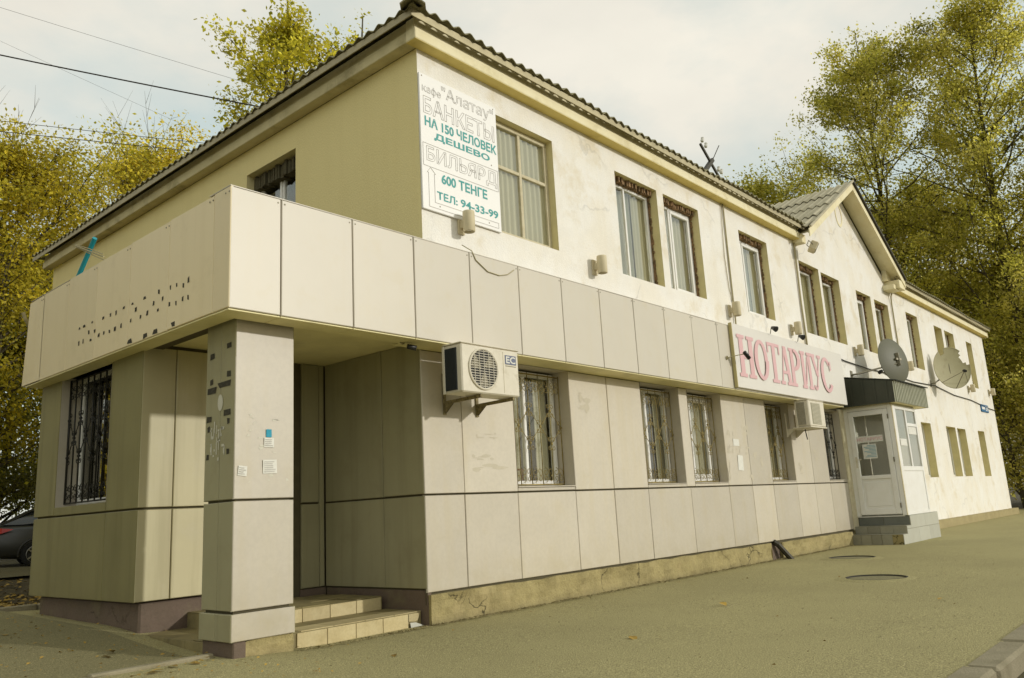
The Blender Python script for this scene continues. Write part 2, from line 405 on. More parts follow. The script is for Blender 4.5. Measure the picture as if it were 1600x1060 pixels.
# kerb along the road: each stone its own piece
kerb = MB().box(-30, 40, -5.12, -4.96, -.3, -.07).build('kerb', KERB); kerb['kind'] = 'structure'
kst = MB().bbox(-.497, .497, -.10, .10, -.20, 0, .022).build('kerb_stone', KERB, kerb, loc=(-6.5, -5.05, .012))
for i in range(1, 26):
    inst('kerb_stone', kst.data, (-6.5+i*1.0, -5.05+random.uniform(-.008,.008), .012+random.uniform(-.012,.008)), kerb, (random.uniform(-.01,.01), 0, random.uniform(-.006,.006)))
# flush edging stones running left from the pillar foot
edge = MB().box(-9, -2.25, .14, .22, -.2, .02).build('edging', KERB); edge['kind'] = 'structure'
est = MB().bbox(-.49, .49, -.045, .045, -.12, 0, .012).build('edging_stone', KERB, edge, loc=(-2.75, .20, h(-2.75,.2)+.028))
for i in range(1, 7):
    x = -2.75-i*1.0
    inst('edging_stone', est.data, (x, .20-.10*i, h(x,.2-.1*i)+.022), edge, (0, 0, .10))
back_edge = MB().box(-30, .1, 4.92, 5.02, 0, .2).build('walkway_edging', KERB); back_edge['kind'] = 'structure'
for i in range(9):
    inst('edging_stone', est.data, (-.5-i*1.0, 4.97, h(-3,4.97)+.05), back_edge)

# ------------------------------------------------------------------ the building
B = empty('corner_building')
tag(B, 'two-storey cream plastered corner building with clad ground floor and corrugated roof', 'building')
YU = .12; XL = .20; XR = 29.2; YB = 11.72; ZT = 6.69

def wall_grid(us, vs, hole, P):
    mb = MB()
    for i in range(len(us)-1):
        for j in range(len(vs)-1):
            u0, u1, v0, v1 = us[i], us[i+1], vs[j], vs[j+1]
            if hole((u0+u1)/2, (v0+v1)/2): continue
            mb.quad(P(u0,v0,0), P(u1,v0,0), P(u1,v1,0), P(u0,v1,0))
    return mb
def reveals(mb, ops, P, d):
    for (a, b, z0, z1) in ops:
        mb.quad(P(a,z0,0), P(a,z1,0), P(a,z1,d), P(a,z0,d)); mb.quad(P(b,z0,d), P(b,z1,d), P(b,z1,0), P(b,z0,0))
        mb.quad(P(a,z1,0), P(b,z1,0), P(b,z1,d), P(a,z1,d)); mb.quad(P(a,z0,d), P(b,z0,d), P(b,z0,0), P(a,z0,0))

UPW = [(1.15,2.79,4.64,6.30),(4.37,5.62,4.60,6.31),(5.83,7.05,4.62,6.31),(8.66,9.95,4.63,6.31),
       (11.59,12.75,4.60,6.27),(12.88,14.05,4.60,6.23),(15.22,16.33,4.62,6.19),(16.61,17.77,4.62,6.17),
       (19.41,20.55,4.58,6.24),(22.36,23.29,4.56,6.23),(23.60,24.77,4.56,6.23),(26.44,27.25,4.52,6.19)]
LOW_FAR = [(19.20,20.18,1.40,2.96),(21.85,22.96,1.41,2.95),(23.16,24.22,1.41,2.94),(25.94,26.88,1.40,2.96)]
OPS = UPW + LOW_FAR
us = sorted(set([XL, 12.47, XR]+[o[0] for o in OPS]+[o[1] for o in OPS]))
vs = sorted(set([.15, 3.5, ZT]+[o[2] for o in OPS]+[o[3] for o in OPS]))
def hole(u, v):
    if u < 12.47 and v < 3.5: return True
    return any(a < u < b and z0 < v < z1 for a, b, z0, z1 in OPS)
PF = lambda u, v, d: (u, YU+d, v)
fw = wall_grid(us, vs, hole, PF)
fw.poly([(11.45,YU,ZT),(18.15,YU,ZT),(14.8,YU,8.74)])
fw.build('wall', PLASTER, B)
for o_ in OPS: rv = MB(); reveals(rv, [o_], PF, .34); rv.build('window_reveal', REVEAL, B)
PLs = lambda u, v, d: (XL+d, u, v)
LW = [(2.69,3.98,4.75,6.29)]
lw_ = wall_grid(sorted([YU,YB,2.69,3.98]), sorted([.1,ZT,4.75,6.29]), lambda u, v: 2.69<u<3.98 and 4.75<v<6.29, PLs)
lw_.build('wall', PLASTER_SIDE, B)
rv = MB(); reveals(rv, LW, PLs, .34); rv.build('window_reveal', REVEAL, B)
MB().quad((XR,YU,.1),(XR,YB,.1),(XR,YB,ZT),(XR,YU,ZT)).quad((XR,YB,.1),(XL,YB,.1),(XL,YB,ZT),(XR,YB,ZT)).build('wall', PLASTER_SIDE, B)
# inside: intermediate floor and a dark rear partition keep the rooms dark
MB().box(XL+.02, XR-.02, .5, 6., 3.45, 3.6).box(XL+.02, XR-.02, 5.9, 6.0, .1, 6.6).box(XL+.02, XR-.02, .5, 6, 6.6, 6.68).build('inner_floor', BACKING, B)

# plaster damage / oval niche on the gable
ov = MB(); n = 28; c0 = Vector((14.72, YU-.012, 8.12))
for k in range(n):
    a0, a1 = 2*math.pi*k/n, 2*math.pi*(k+1)/n
    P = lambda a, r, y=0.: (c0.x+.24*r*math.cos(a), c0.y+y, c0.z+.34*r*math.sin(a))
    ov.quad(P(a0,.80), P(a1,.80), P(a1,1.), P(a0,1.)); ov.quad(P(a0,1.), P(a1,1.), P(a1,1.02,.02), P(a0,1.02,.02)); ov.quad(P(a0,.8), P(a1,.8), P(a1,.78,.02), P(a0,.78,.02))
ov.build('oval_niche', CORNICE, B)

# ---- cornices
def cornice(x0, x1, name='cornice'):
    mb = MB().bbox(x0, x1, -.05, YU, ZT, ZT+.15, .008)
    mb.build(name, CORNICE, B)
    MB().box(x0+.006, x1-.006, -.044, YU, ZT-.006, ZT-.001).build('cornice_soffit', GOLDPAINT, B)
    MB().box(x0+.01, x1-.01, -.025, YU, ZT+.153, ZT+.28).build('eave_board', CORNICE, B)
cornice(.03, 11.44); cornice(17.95, 29.45)
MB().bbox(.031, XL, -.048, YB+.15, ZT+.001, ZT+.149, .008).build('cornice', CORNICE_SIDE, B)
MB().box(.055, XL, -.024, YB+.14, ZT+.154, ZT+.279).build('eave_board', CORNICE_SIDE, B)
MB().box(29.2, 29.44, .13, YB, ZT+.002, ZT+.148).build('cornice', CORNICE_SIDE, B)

# ---- corrugated roof (hipped at the street corner)
def wave(t, pitch=.2, amp=.026): return amp*math.sin(2*math.pi*t/pitch)
PITCH = math.tan(R(21))
def roof_front(x0, x1, name):
    mb = MB(); th = .012; per = 10; nst = int((x1-x0)/.2*per); vs_ = []
    e0 = (-.19, 7.00)
    for i in range(nst+1):
        x = x0+(x1-x0)*i/nst; w = wave(x)
        sag = .010*math.sin(x*.9)+.012*math.sin(x*2.3+1)
        jag = .02*math.sin(math.floor(x/1.1)*12.9)      # sheets laid unevenly
        yend = min(6.0, max(e0[0]+.05, (x - (-.12)) - .19))    # hip line
        y0 = e0[0]+jag; z0 = e0[1]+w+sag; z1 = e0[1]+w*(1 if yend > .5 else .2)+(yend-e0[0])*PITCH
        vs_.append(((x,y0,z0),(x,yend,z1),(x,y0,z0-th),(x,yend,z1-th)))
    for i in range(nst):
        a, b = vs_[i], vs_[i+1]
        mb.quad(a[0],b[0],b[1],a[1]); mb.quad(a[2],a[3],b[3],b[2]); mb.quad(a[2],b[2],b[0],a[0])
    return mb.build(name, SLATE, B)
roof = roof_front(-.12, 11.9, 'roof'); roof_front(17.9, 29.6, 'roof'); 
mb = MB(); nst = 610
pv = None
for i in range(nst+1):
    y = -.19+(12.3)*i/nst; w = wave(y); xend = min(6.0, max(-.07, (y+.19)-.12)); xend = min(xend, max(-.07, 12.1-y))
    z0 = 7.0+w+.012*math.sin(y*1.1); z1 = 7.0+w*(1 if xend > .5 else .2)+(xend+.12)*PITCH
    cu = ((-.12,y,z0),(xend,y,z1),(-.12,y,z0-.012),(xend,y,z1-.012))
    if pv: mb.quad(cu[0],pv[0],pv[1],cu[1]); mb.quad(pv[2],cu[2],cu[3],pv[3]); mb.quad(cu[2],pv[2],pv[0],cu[0])
    pv = cu
mb.build('roof', SLATE, B)
# middle stretch behind the gable and the rear slope
zr = 7.0+6.19*PITCH
MB().quad((11.9,.6,7.0+.79*PITCH),(17.9,.6,7.0+.79*PITCH),(17.9,6,zr),(11.9,6,zr)).quad((6,6,zr),(29.6,6,zr),(29.6,12.2,7.0),(0,12.2,7.0)).quad((29.5,-.1,6.96),(29.5,12.1,6.96),(29.5,6,zr-.03),(29.5,5.9,zr-.03)).build('roof', SLATE, B)
# ridge caps down the hip, slightly askew
for k in range(7):
    t0 = k*.72-.06; p0 = Vector((-.13+t0, -.20+t0, 6.965+t0*PITCH)); p1 = p0+Vector((.80,.80,.80*PITCH))
    p0.z += .03
    mb = MB(); ax = (p1-p0).normalized(); sd = Vector((1,-1,0)).normalized(); up = sd.cross(ax)
    if up.z < 0: up = -up
    prof = [(-.15,-.03),(-.10,.01),(-.05,.04),(0,.05),(.05,.04),(.10,.01),(.15,-.03)]
    for (a0,b0),(a1,b1) in zip(prof[:-1], prof[1:]):
        mb.quad(p0+sd*a0+up*b0, p0+sd*a1+up*b1, p1+sd*a1+up*b1, p1+sd*a0+up*b0)
        mb.quad(p0+sd*a0+up*(b0-.02), p0+sd*a1+up*(b1-.02), p0+sd*a1+up*b1, p0+sd*a0+up*b0)
    mb.build('ridge_cap', SLATE, roof)
# metal eave strip under the sheet edge
for q in ((-.1, 11.8, -.14, -.125, 6.885, 6.975),(-.10, -.085, -.124, 12.1, 6.885, 6.975),(17.9, 29.5, -.14, -.125, 6.885, 6.975)): MB().box(*q).build('eave_strip', TRIM, B)

# ---- gable over the entrance bay
GA = Vector((14.82, 0, 8.90)); gl, gr_ = 11.38, 18.26; gz = 6.87; YV = -.30
def gslope(x): return GA.z - abs(x-GA.x)*(GA.z-gz)/(GA.x-gl)
nr = 4
gable = empty('gable_roof', parent=B)
for r_ in range(nr):
    mb = MB(); xa = gl+(GA.x-gl)*r_/nr-(.10 if r_ else .0); xb = gl+(GA.x-gl)*(r_+1)/nr
    yy = np.arange(YV, 6.5, .02); lift = .028*1
    for i in range(len(yy)-1):
        w0, w1 = wave(yy[i]), wave(yy[i+1])
        jag = .02*math.sin(math.floor(yy[i]/1.1)*7.7+r_)
        a = (xa+jag, yy[i], gslope(xa)+w0+lift+.045); b = (xa+jag, yy[i+1], gslope(xa)+w1+lift+.045)
        c = (xb, yy[i+1], gslope(xb)+w1+.02); d = (xb, yy[i], gslope(xb)+w0+.02)
        mb.quad(b, a, d, c)
        mb.quad((a[0],a[1],a[2]-.02),a,b,(b[0],b[1],b[2]-.02))
    mb.build('roof_sheet', SLATE_LIGHT, gable)
mb = MB()
yy = np.arange(YV, 6.5, .025)
for i in range(len(yy)-1):
    w0, w1 = wave(yy[i]), wave(yy[i+1])
    mb.quad((GA.x,yy[i],GA.z+w0+.02),(gr_+.12,yy[i],gz+w0-.05),(gr_+.12,yy[i+1],gz+w1-.05),(GA.x,yy[i+1],GA.z+w1+.02))
mb.build('roof_sheet', SLATE, gable)
for sgn, xe in ((-1, gl), (1, gr_)):
    # soffit board, verge board and dark drip edge of each slope
    p = lambda x, dz, y: (x, y, gslope(x)+dz)
    mb = MB()
    mb.quad(p(GA.x,-.10,YV+.02), p(xe,-.10,YV+.02), p(xe,-.10,YU), p(GA.x,-.10,YU))
    mb.build('gable_soffit', CORNICE, gable)
    mb = MB()
    for y0, y1, d0, d1 in ((YV, YV+.022, -.20, -.015),):
        a = [p(GA.x,d0,y0), p(xe,d0,y0), p(xe,d1,y0), p(GA.x,d1,y0)]; b = [(q[0], y1, q[2]) for q in a]
        mb.quad(*a); mb.quad(*b[::-1])
        for k in range(4): mb.quad(a[k], a[(k+1)%4], b[(k+1)%4], b[k])
    mb.build('verge_board', CORNICE, gable)
    mb = MB(); a = p(GA.x,.03,YV-.03); b = p(xe,.03,YV-.03); mb.bar(a, b, .05, .045); mb.build('verge_drip', METAL_DARK if sgn > 0 else SLATE_LIGHT, gable)
# eave return boxes where the gable meets the side eaves
MB().bbox(17.75, 18.25, -.28, YU, 6.60, 6.84, .01).bbox(17.55, 17.98, -.18, YU, 6.56, 6.70, .01).build('eave_return', CORNICE, gable)
MB().bbox(17.62, 18.15, -.02, YU, 6.84, 7.3, .01).build('eave_return', CORNICE, gable)
MB().bbox(11.40, 11.62, -.10, YU, 6.60, 6.80, .01).build('eave_return', CORNICE, gable)
# far roof tail end board
MB().bbox(29.40, 29.47, -.055, .6, 6.66, 6.98, .006).build('eave_end', CORNICE, B)

# ---- windows
def curtain(x0, x1, z0, z1, y, m, parent, amp=.018, wl=.11, name='curtain', plane='x'):
    mb = MB(); n = max(6, int((x1-x0)/wl*8))
    for i in range(n):
        a, b = x0+(x1-x0)*i/n, x0+(x1-x0)*(i+1)/n
        ya, yb = y+amp*math.sin(2*math.pi*a/wl+math.sin(a*7)), y+amp*math.sin(2*math.pi*b/wl+math.sin(b*7))
        if plane == 'x': mb.quad((a,ya,z0),(b,yb,z0),(b,yb,z1),(a,ya,z1))
        else: mb.quad((ya,a,z0),(yb,b,z0),(yb,b,z1),(ya,a,z1))
    return mb.build(name, m, parent, smooth=True)

def frame_bars(mb, x0, x1, z0, z1, y0, y1, w, B3):
    mb_ = lambda *a: mb.bbox(*B3(*a), .006)
    mb_(x0, x1, y0, y1, z0, z0+w); mb_(x0, x1, y0, y1, z1-w, z1)
    mb_(x0, x0+w, y0+.002, y1-.002, z0+w, z1-w); mb_(x1-w, x1, y0+.002, y1-.002, z0+w, z1-w)

def window(xa, xb, za, zb, y, splits=(.5,), sash=(0,), gapT=.0, gapR=.0, gapL=0., fm=PVC, w=.055, transom=None, cur=None, plane='x', gl_=GLASS, glabel=None, tmb=None):
    """window whose frame is the part; each pane, the curtain and the ragged surround are its sub-parts"""
    B3 = (lambda x0,x1,y0,y1,z0,z1: (x0,x1,y0,y1,z0,z1)) if plane == 'x' else (lambda x0,x1,y0,y1,z0,z1: (y0,y1,x0,x1,z0,z1))
    x0, x1, z0, z1 = xa+gapL, xb-gapR, za+.012, zb-gapT
    mb = MB(); frame_bars(mb, x0, x1, z0, z1, y, y+.07, w, B3)
    cuts = [0.]+list(splits)+[1.]
    panes = []
    for i in range(len(cuts)-1):
        a = x0+w+(x1-x0-2*w)*cuts[i]; b = x0+w+(x1-x0-2*w)*cuts[i+1]
        if i: a += w*.4
        if i < len(cuts)-2:
            b -= w*.4
            mb.bbox(*B3(b, b+w*.8, y+.004, y+.066, z0+w, z1-w), .006)
        zz0, zz1 = z0+w, z1-w
        if i in sash:
            frame_bars(mb, a+.004, b-.004, zz0+.004, zz1-.004, y-.012, y+.04, w*.95, B3)
            a, b, zz0, zz1 = a+w, b-w, zz0+w, zz1-w
        if transom:
            zt = z0+(z1-z0)*transom
            mb.bbox(*B3(a, b, y+.006, y+.06, zt-w*.35, zt+w*.35), .005)
            panes += [(a, b, zz0, zt-w*.35), (a, b, zt+w*.35, zz1)]
        else: panes.append((a, b, zz0, zz1))
    f = mb.build('window', fm, B)
    for (a, b, c, d) in panes:
        yy_ = y+.025+random.uniform(-.003,.003)
        MB().box(*B3(a-.005, b+.005, yy_, yy_+.006, c-.005, d+.005)).build('pane', gl_, f)
    if cur:
        for (c0_, c1_, m_, dy) in cur:
            curtain(x0+(x1-x0)*c0_, x0+(x1-x0)*c1_, z0+.02, z1-.02, y+.10+dy, m_, f, plane=plane)
    if gapT or gapR:
        mb = MB()
        st = 44
        for i in range(st):
            if gapT:
                a, b = xa+(xb-xa)*i/st, xa+(xb-xa)*(i+1)/st
                j0 = random.uniform(-.022,.012); dd = random.choice((-.07,-.05,-.03,-.02,0.))+random.uniform(-.012,.012)
                mb.box(*B3(a, b+.003, y-.03+dd, y+.05, z1+j0*.5-.008, zb+.01))
            if gapR:
                a, b = za+(zb-za)*i/st, za+(zb-za)*(i+1)/st
                j0 = random.uniform(-.012,.018); dd = random.uniform(-.03,.0)
                mb.box(*B3(x1-.008+max(j0,0), xb+.01, y-.012+dd, y+.052, a, b+.003))
        mb.build('raw_brick_edge', BRICKRAW, f)
    # sloped plastered inner sill
    return f

CU1 = [(.02,.98,CURTAIN,.02)]
window(*UPW[0], YU+.11, (.30,.64), (), fm=OLDWOOD, w=.07, transom=.60, cur=[(0,1,CURTAIN,-.035)], gl_=GLASS)
window(*UPW[1], YU+.17, (.40,), (), gapT=.085, gapR=.035, cur=[(0,.30,CURTAIN,.0),(.66,1,CURTAIN,0),(.3,.66,CURTAIN_GREY,.03)])
window(*UPW[2], YU+.17, (.36,), (1,), gapT=.085, gapR=.035, cur=[(.0,.5,CURTAIN_GREY,.03),(.5,1,CURTAIN,.02)])
window(*UPW[3], YU+.17, (.30,), (1,), gapT=.085, gapR=.035, cur=[(0,.3,CURTAIN,.0),(.3,.7,CURTAIN_GREY,.03),(.7,1,CURTAIN,.02)])
window(*UPW[4], YU+.20, (.35,), (), gapT=.085, gapR=.035, cur=CU1)
window(*UPW[5], YU+.20, (.35,), (), gapT=.085, gapR=.035, cur=CU1)
window(*UPW[6], YU+.20, (.35,), (1,), gapT=.085, gapR=.035, cur=CU1)
window(*UPW[7], YU+.20, (.35,), (), gapT=.085, gapR=.035, cur=CU1)
window(*UPW[8], YU+.20, (.4,), (), gapT=.07, gapR=.035, cur=CU1)
window(*UPW[9], YU+.20, (.5,), (), fm=OLDWOOD, transom=.7, cur=CU1)
window(*UPW[10], YU+.20, (.4,), (), gapR=.025, cur=CU1)
window(*UPW[11], YU+.20, (.4,), (), gapR=.025, cur=CU1)
for o_ in LOW_FAR: window(*o_, YU+.20, (.35,), (), cur=CU1)
window(*LW[0], XL+.22, (.5,), (1,), gapT=.0, plane='y', gl_=GLASS, cur=[(0,1,DARK_SHEET,.2)])
# ragged hacked-out lintel over the side window
mb = MB()
for i in range(30):
    a = 2.69+1.29*i/30
    mb.box(XL+.10+random.uniform(0,.05), XL+.30, a, a+.046, 6.05+random.uniform(0,.03), 6.27+random.uniform(-.03,.02))
mb.build('raw_brick_edge', mat('raw_lintel', (.115,.10,.055), .95, var=.7, scale=14, bump=1., bscale=30), B)

# ---- clad ground floor: backing wall, then each panel on its own
ZJ = 1.32; ZS = 2.892; ZB = .32
LX = [0,.60,1.50,2.63,3.51,4.38,5.61,6.89,7.77,8.64,9.70,10.59,11.43,12.46]
LWIN = [(1.50,2.63),(4.38,5.49),(5.76,6.89),(8.64,9.70),(11.43,12.46)]
ops = [(a, b, 1.375, ZS) for a, b in LWIN]
us = sorted(set([.0, 12.48]+[o[0] for o in ops]+[o[1] for o in ops]))
PB = lambda u, v, d: (u, .035+d, v)
wall_grid(us, [.2, 1.375, ZS, 3.6], lambda u, v: any(a<u<b and z0<v<z1 for a,b,z0,z1 in ops), PB).build('ground_floor_wall', BACKING, B)
for a, b in LWIN:
    P0 = lambda u, v, d: (u, .004+d, v)
    mb = MB(); reveals(mb, [(a+.012, b-.012, 1.372, ZS-.004)], P0, .30); mb.build('window_reveal', PANEL, B)
mb = MB().box(.032,.06,.04,1.8,.15,3.6)
mb.build('ground_floor_wall', BACKING, B)

def panel(u0, u1, z0, z1, plane, off, m, parent, th=.028, gap=.004, name='panel', sgn=-1, ch=.006):
    """one cladding panel with chamfered front edges, origin at its centre, hung a hair out of true"""
    gap = gap+random.uniform(-.0012,.002); cu, cz = (u0+u1)/2, (z0+z1)/2; hw, hz = (u1-u0)/2-gap, (z1-z0)/2-gap
    mb = MB()
    bk = [(-hw,0,-hz),(hw,0,-hz),(hw,0,hz),(-hw,0,hz)]
    md = [(x, sgn*(th-ch), z) for x, _, z in bk]
    fr = [(x*(1-ch/hw), sgn*th, z*(1-ch/hz)) for x, _, z in bk]
    for A, C in ((bk, md), (md, fr)):
        for k in range(4): mb.quad(A[k], A[(k+1)%4], C[(k+1)%4], C[k])
    mb.quad(*fr)
    t1, t2 = random.gauss(0, .0022), random.gauss(0, .003)
    o = mb.build(name, m, parent)
    if plane == 'x': o.location = (cu, off, cz); o.rotation_euler = (t1, 0, t2)
    else:            o.location = (off, cu, cz); o.rotation_euler = (t1, 0, -math.pi/2+t2)
    return fixn(o)

for a, b in zip(LX[:-1], LX[1:]):
    panel(a, b, ZB, ZJ-.006, 'x', .028, PANEL, B)
UPP = [(0,.60),(.60,1.50),(2.63,3.51),(3.51,4.38),(5.49,5.76),(6.89,7.77),(7.77,8.64),(9.70,10.59),(10.59,11.43)]
for a, b in UPP: panel(a, b, ZJ+.006, ZS-.002, 'x', .028, PANEL, B)
for a, b in LWIN: 
    panel(a, b, ZJ+.006, 1.375, 'x', .028, PANEL, B, ch=.004)
    MB().bbox(a+.004, b-.004, -.012, .24, 1.374, 1.386, .003).build('sill', PANEL, B)
# recess side wall (x = 0) and its return
for a, b in ((.004,.68),(.68,1.755)):
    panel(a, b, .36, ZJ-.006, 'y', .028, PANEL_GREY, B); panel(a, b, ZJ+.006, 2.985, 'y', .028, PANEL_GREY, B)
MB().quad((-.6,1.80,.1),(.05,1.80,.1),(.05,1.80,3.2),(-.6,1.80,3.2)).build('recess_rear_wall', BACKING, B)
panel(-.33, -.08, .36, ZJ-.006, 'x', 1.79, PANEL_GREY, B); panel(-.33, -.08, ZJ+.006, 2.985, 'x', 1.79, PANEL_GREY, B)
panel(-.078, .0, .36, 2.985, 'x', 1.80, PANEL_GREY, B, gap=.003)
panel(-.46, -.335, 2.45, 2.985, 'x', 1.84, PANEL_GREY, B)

# ---- projecting bay at the left (under the long fascia)
bx, by0, by1 = -2.30, 1.62, 4.38
bay = MB().box(bx+.035, -1.3, by0+.035, by1-.02, .445, 1.40).box(bx+.035, -1.3, by0+.035, 2.36, 1.40, 3.2).box(bx+.035, -1.3, 3.76, by1-.02, 1.40, 3.2).box(-1.32, -1.3, 2.36, 3.76, 1.4, 3.2).build('bay_wall', BACKING, B)
MB().box(-1.28, .2, 2.01, 4.34, .2, 3.3).build('bay_wall', BACKING, B)
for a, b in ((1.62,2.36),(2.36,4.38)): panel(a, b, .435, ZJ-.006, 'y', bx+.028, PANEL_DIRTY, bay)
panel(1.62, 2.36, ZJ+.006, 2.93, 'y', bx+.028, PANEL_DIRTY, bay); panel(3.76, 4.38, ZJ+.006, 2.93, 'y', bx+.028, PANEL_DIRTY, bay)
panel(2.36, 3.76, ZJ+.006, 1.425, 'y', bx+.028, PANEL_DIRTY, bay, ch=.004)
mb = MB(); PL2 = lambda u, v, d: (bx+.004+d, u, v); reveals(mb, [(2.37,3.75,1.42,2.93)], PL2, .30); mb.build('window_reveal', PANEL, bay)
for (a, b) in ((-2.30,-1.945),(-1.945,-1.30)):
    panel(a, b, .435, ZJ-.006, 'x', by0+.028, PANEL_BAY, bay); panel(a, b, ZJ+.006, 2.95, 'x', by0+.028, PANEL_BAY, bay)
# entrance door in the recess
door = MB().bbox(-1.25, -.50, 1.93, 1.98, .33, 2.42, .006).bbox(-1.27,-1.22,1.90,2.0,.3,2.47,.005).bbox(-.50,-.44,1.84,1.96,.33,2.47,.005).bbox(-1.25,-.46,1.90,1.985,2.42,2.47,.005).build('door', PVC, B)
MB().bbox(-.60, -.57, 1.88, 1.93, 1.30, 1.52, .004).tube([(-.585,1.90,1.4),(-.585,1.86,1.4),(-.70,1.86,1.4)], .010, 6).build('door_handle', METAL_DARK, door)
MB().quad((-1.35,1.99,.2),(-.44,1.99,.2),(-.44,1.99,3.0),(-1.35,1.99,3.0)).build('recess_rear_wall', PANEL_GREY, B)
# bay window
f = window(2.40, 3.73, 1.43, 2.93, bx+.22, (.28,), (), plane='y', gl_=GLASS_DARK, cur=[(.80,.97,CURTAIN,.0),(.62,.74,mat('curtain_yellow',(.5,.36,.10),.9,var=.3),.02)])

# ---- ornamental grilles
def spiral(c, r, turns, a0, sgn, u, v, n=9):
    c = Vector(c); pts = []
    for i in range(n+1):
        t = i/n; rr = r*(1-.75*t); a = a0+sgn*turns*2*math.pi*t
        pts.append(c+u*rr*math.cos(a)+v*rr*math.sin(a))
    return pts
def grille(x0, x1, z0, z1, y, nb, m, parent, plane='x', rods=.0065):
    mb = MB(); U = Vector((1,0,0)) if plane == 'x' else Vector((0,1,0)); V = Vector((0,0,1))
    O = Vector((0,y,0)) if plane == 'x' else Vector((y,0,0))
    P = lambda u, z: O+U*u+V*z
    xs = [x0+(x1-x0)*i/(nb-1) for i in range(nb)]
    for x in xs: mb.tube([P(x,z0),P(x,z1)], rods if 0 < xs.index(x) < nb-1 else rods*1.3, 5)
    for z in (z0+.01, z1-.02): mb.bar(P(x0,z), P(x1,z), .012, .018)
    w = (x1-x0)/(nb-1)
    for k, x in enumerate(xs[:-1]):                       # scroll rows at foot and head
        xm = x+w/2
        for zc, s in ((z0+.17, 1), (z1-.20, -1)):
            for sg in (-1, 1):
                mb.tube(spiral(P(xm+sg*w*.22, zc), w*.27, 1.1, -sg*math.pi/2*s, sg*s, U, V), .0048, 4, False)
                mb.tube(spiral(P(xm+sg*w*.22, zc-.085*s), w*.22, 1.0, sg*math.pi/2*s, -sg*s, U, V), .0048, 4, False)
    # lattice of diamonds with scroll rosettes
    zm = z0+(z1-z0)*.52; dz = (z1-z0)*.15
    for k in range(nb-1):
        up = k % 2 == 0
        a, b = (zm+dz, zm) if up else (zm, zm+dz)
        mb.tube([P(xs[k],a),P(xs[k+1],b)], .0055, 4); a, b = (zm-dz, zm) if up else (zm, zm-dz); mb.tube([P(xs[k],a),P(xs[k+1],b)], .0055, 4)
    for k, x in enumerate(xs):
        for zc in ((zm+dz, zm-dz) if k % 2 == 0 else (zm,)):
            mb.lathe([(.016,-.014),(.02,0),(.016,.014)], P(x,zc)+Vector((0,0,0)), (0,0,1), 6)
            for sg in (-1, 1):
                if (k == 0 and sg < 0) or (k == nb-1 and sg > 0): continue
                for s in (-1, 1):
                    mb.tube(spiral(P(x+sg*.042, zc+s*.052), .036, 1.1, math.pi/2*(1+sg) , -sg*s, U, V), .005, 4, False)
    return mb.build('grille', m, parent, smooth=True)

lowcur = [[(0,.38,CURTAIN,0),(.70,.98,CURTAIN,.02)], [(.0,.55,CURTAIN,.02),(.8,1,CURTAIN,.03)], [(.55,1,CURTAIN,.0)], CU1, [(0,1,DARK_SHEET,.05)]]  # last window has only the dark sheet in place of a curtain
for i, (a, b) in enumerate(LWIN):
    f = window(a+.03, b-.03, 1.388, ZS-.03, .235, (.42,) if i != 2 else (.30,), () if i != 2 else (1,), fm=PVC, cur=lowcur[i], w=.065)
    grille(a+.03, b-.035, 1.40, ZS-.06, .150, 6 if i != 2 else 6, GOLD if i < 4 else BLACKIRON, f)
MB().bbox(4.55, 4.98, .33, .42, 1.47, 1.78, .01).build('box_on_sill', YELLOWTHING, B)
MB().lathe([(.07,0),(.09,.14),(.10,.14),(.10,.16)], (1.98,.40,1.46), (0,0,1), 12).build('flower_pot', mat('terracotta',(.28,.10,.06),.8), B)
fwin = [o for o in B.children if o.name.startswith('window') and len(o.children) and o.location.length == 0]
grille(2.40, 3.73, 1.45, 2.90, bx+.10, 9, BLACKIRON, f if False else bay, plane='y', rods=.010)

# ---- plinths
def rough_plinth(x0, x1, y0, y1, z0, z1, m, name='plinth', amp=.02, res=.07, parent=B):
    nx, nz = int((x1-x0)/res), 5; mb = MB(); g = {}
    from mathutils import noise as mn
    def pt(i, j):
        x = x0+(x1-x0)*i/nx; z = z0+(z1-z0)*j/nz
        d = mn.fractal(Vector((x*2.2, 0, z*4)), .8, 2., 4)*amp
        brk = max(0, mn.noise(Vector((x*.9+3, 5, 0)))-.25)*.10*(j/nz)
        return (x, y0-d*(.4+.6*j/nz)+brk, z+(mn.noise(Vector((x*3, 2, 1)))*.012-brk*.3 if j == nz else 0))
    for i in range(nx):
        for j in range(nz): mb.quad(pt(i,j), pt(i+1,j), pt(i+1,j+1), pt(i,j+1))
        mb.quad(pt(i,nz), pt(i+1,nz), (pt(i+1,nz)[0],y1,pt(i+1,nz)[2]), (pt(i,nz)[0],y1,pt(i,nz)[2]))
    mb.quad(pt(0,0), (x0,y1,z0), (x0,y1,z1), pt(0,nz)); mb.quad((x1,y1,z0), pt(nx,0), pt(nx,nz), (x1,y1,z1))
    return mb.build(name, m, parent)
rough_plinth(.02, 8.20, -.025, .2, -.06, .30, CONCRETE, amp=.045, res=.05)
rough_plinth(8.62, 12.24, -.03, .2, -.06, .285, CONCRETE, amp=.045)
MB().bbox(8.16, 8.66, .02, .2, -.06, .29, .02).build('plinth', PLINTH_PURPLE, B)
rough_plinth(14.6, 29.55, -.04, .14, -.06, .22, PLINTH_FAR, amp=.02, res=.15)
MB().box(29.2, 29.5, .0, 12, -.06, .2).build('plinth', PLINTH_FAR, B)
mb = MB().box(.012, .06, .01, 1.75, -.05, .345); mb.box(-.33, .02, 1.78, 1.84, 0, .35); mb.build('plinth', PLINTH_PURPLE, B)
mb = MB().bbox(bx+.09, -1.4, by0+.07, by1-.1, -.05, .428, .02); mb.build('plinth', PLINTH_PURPLE, B)
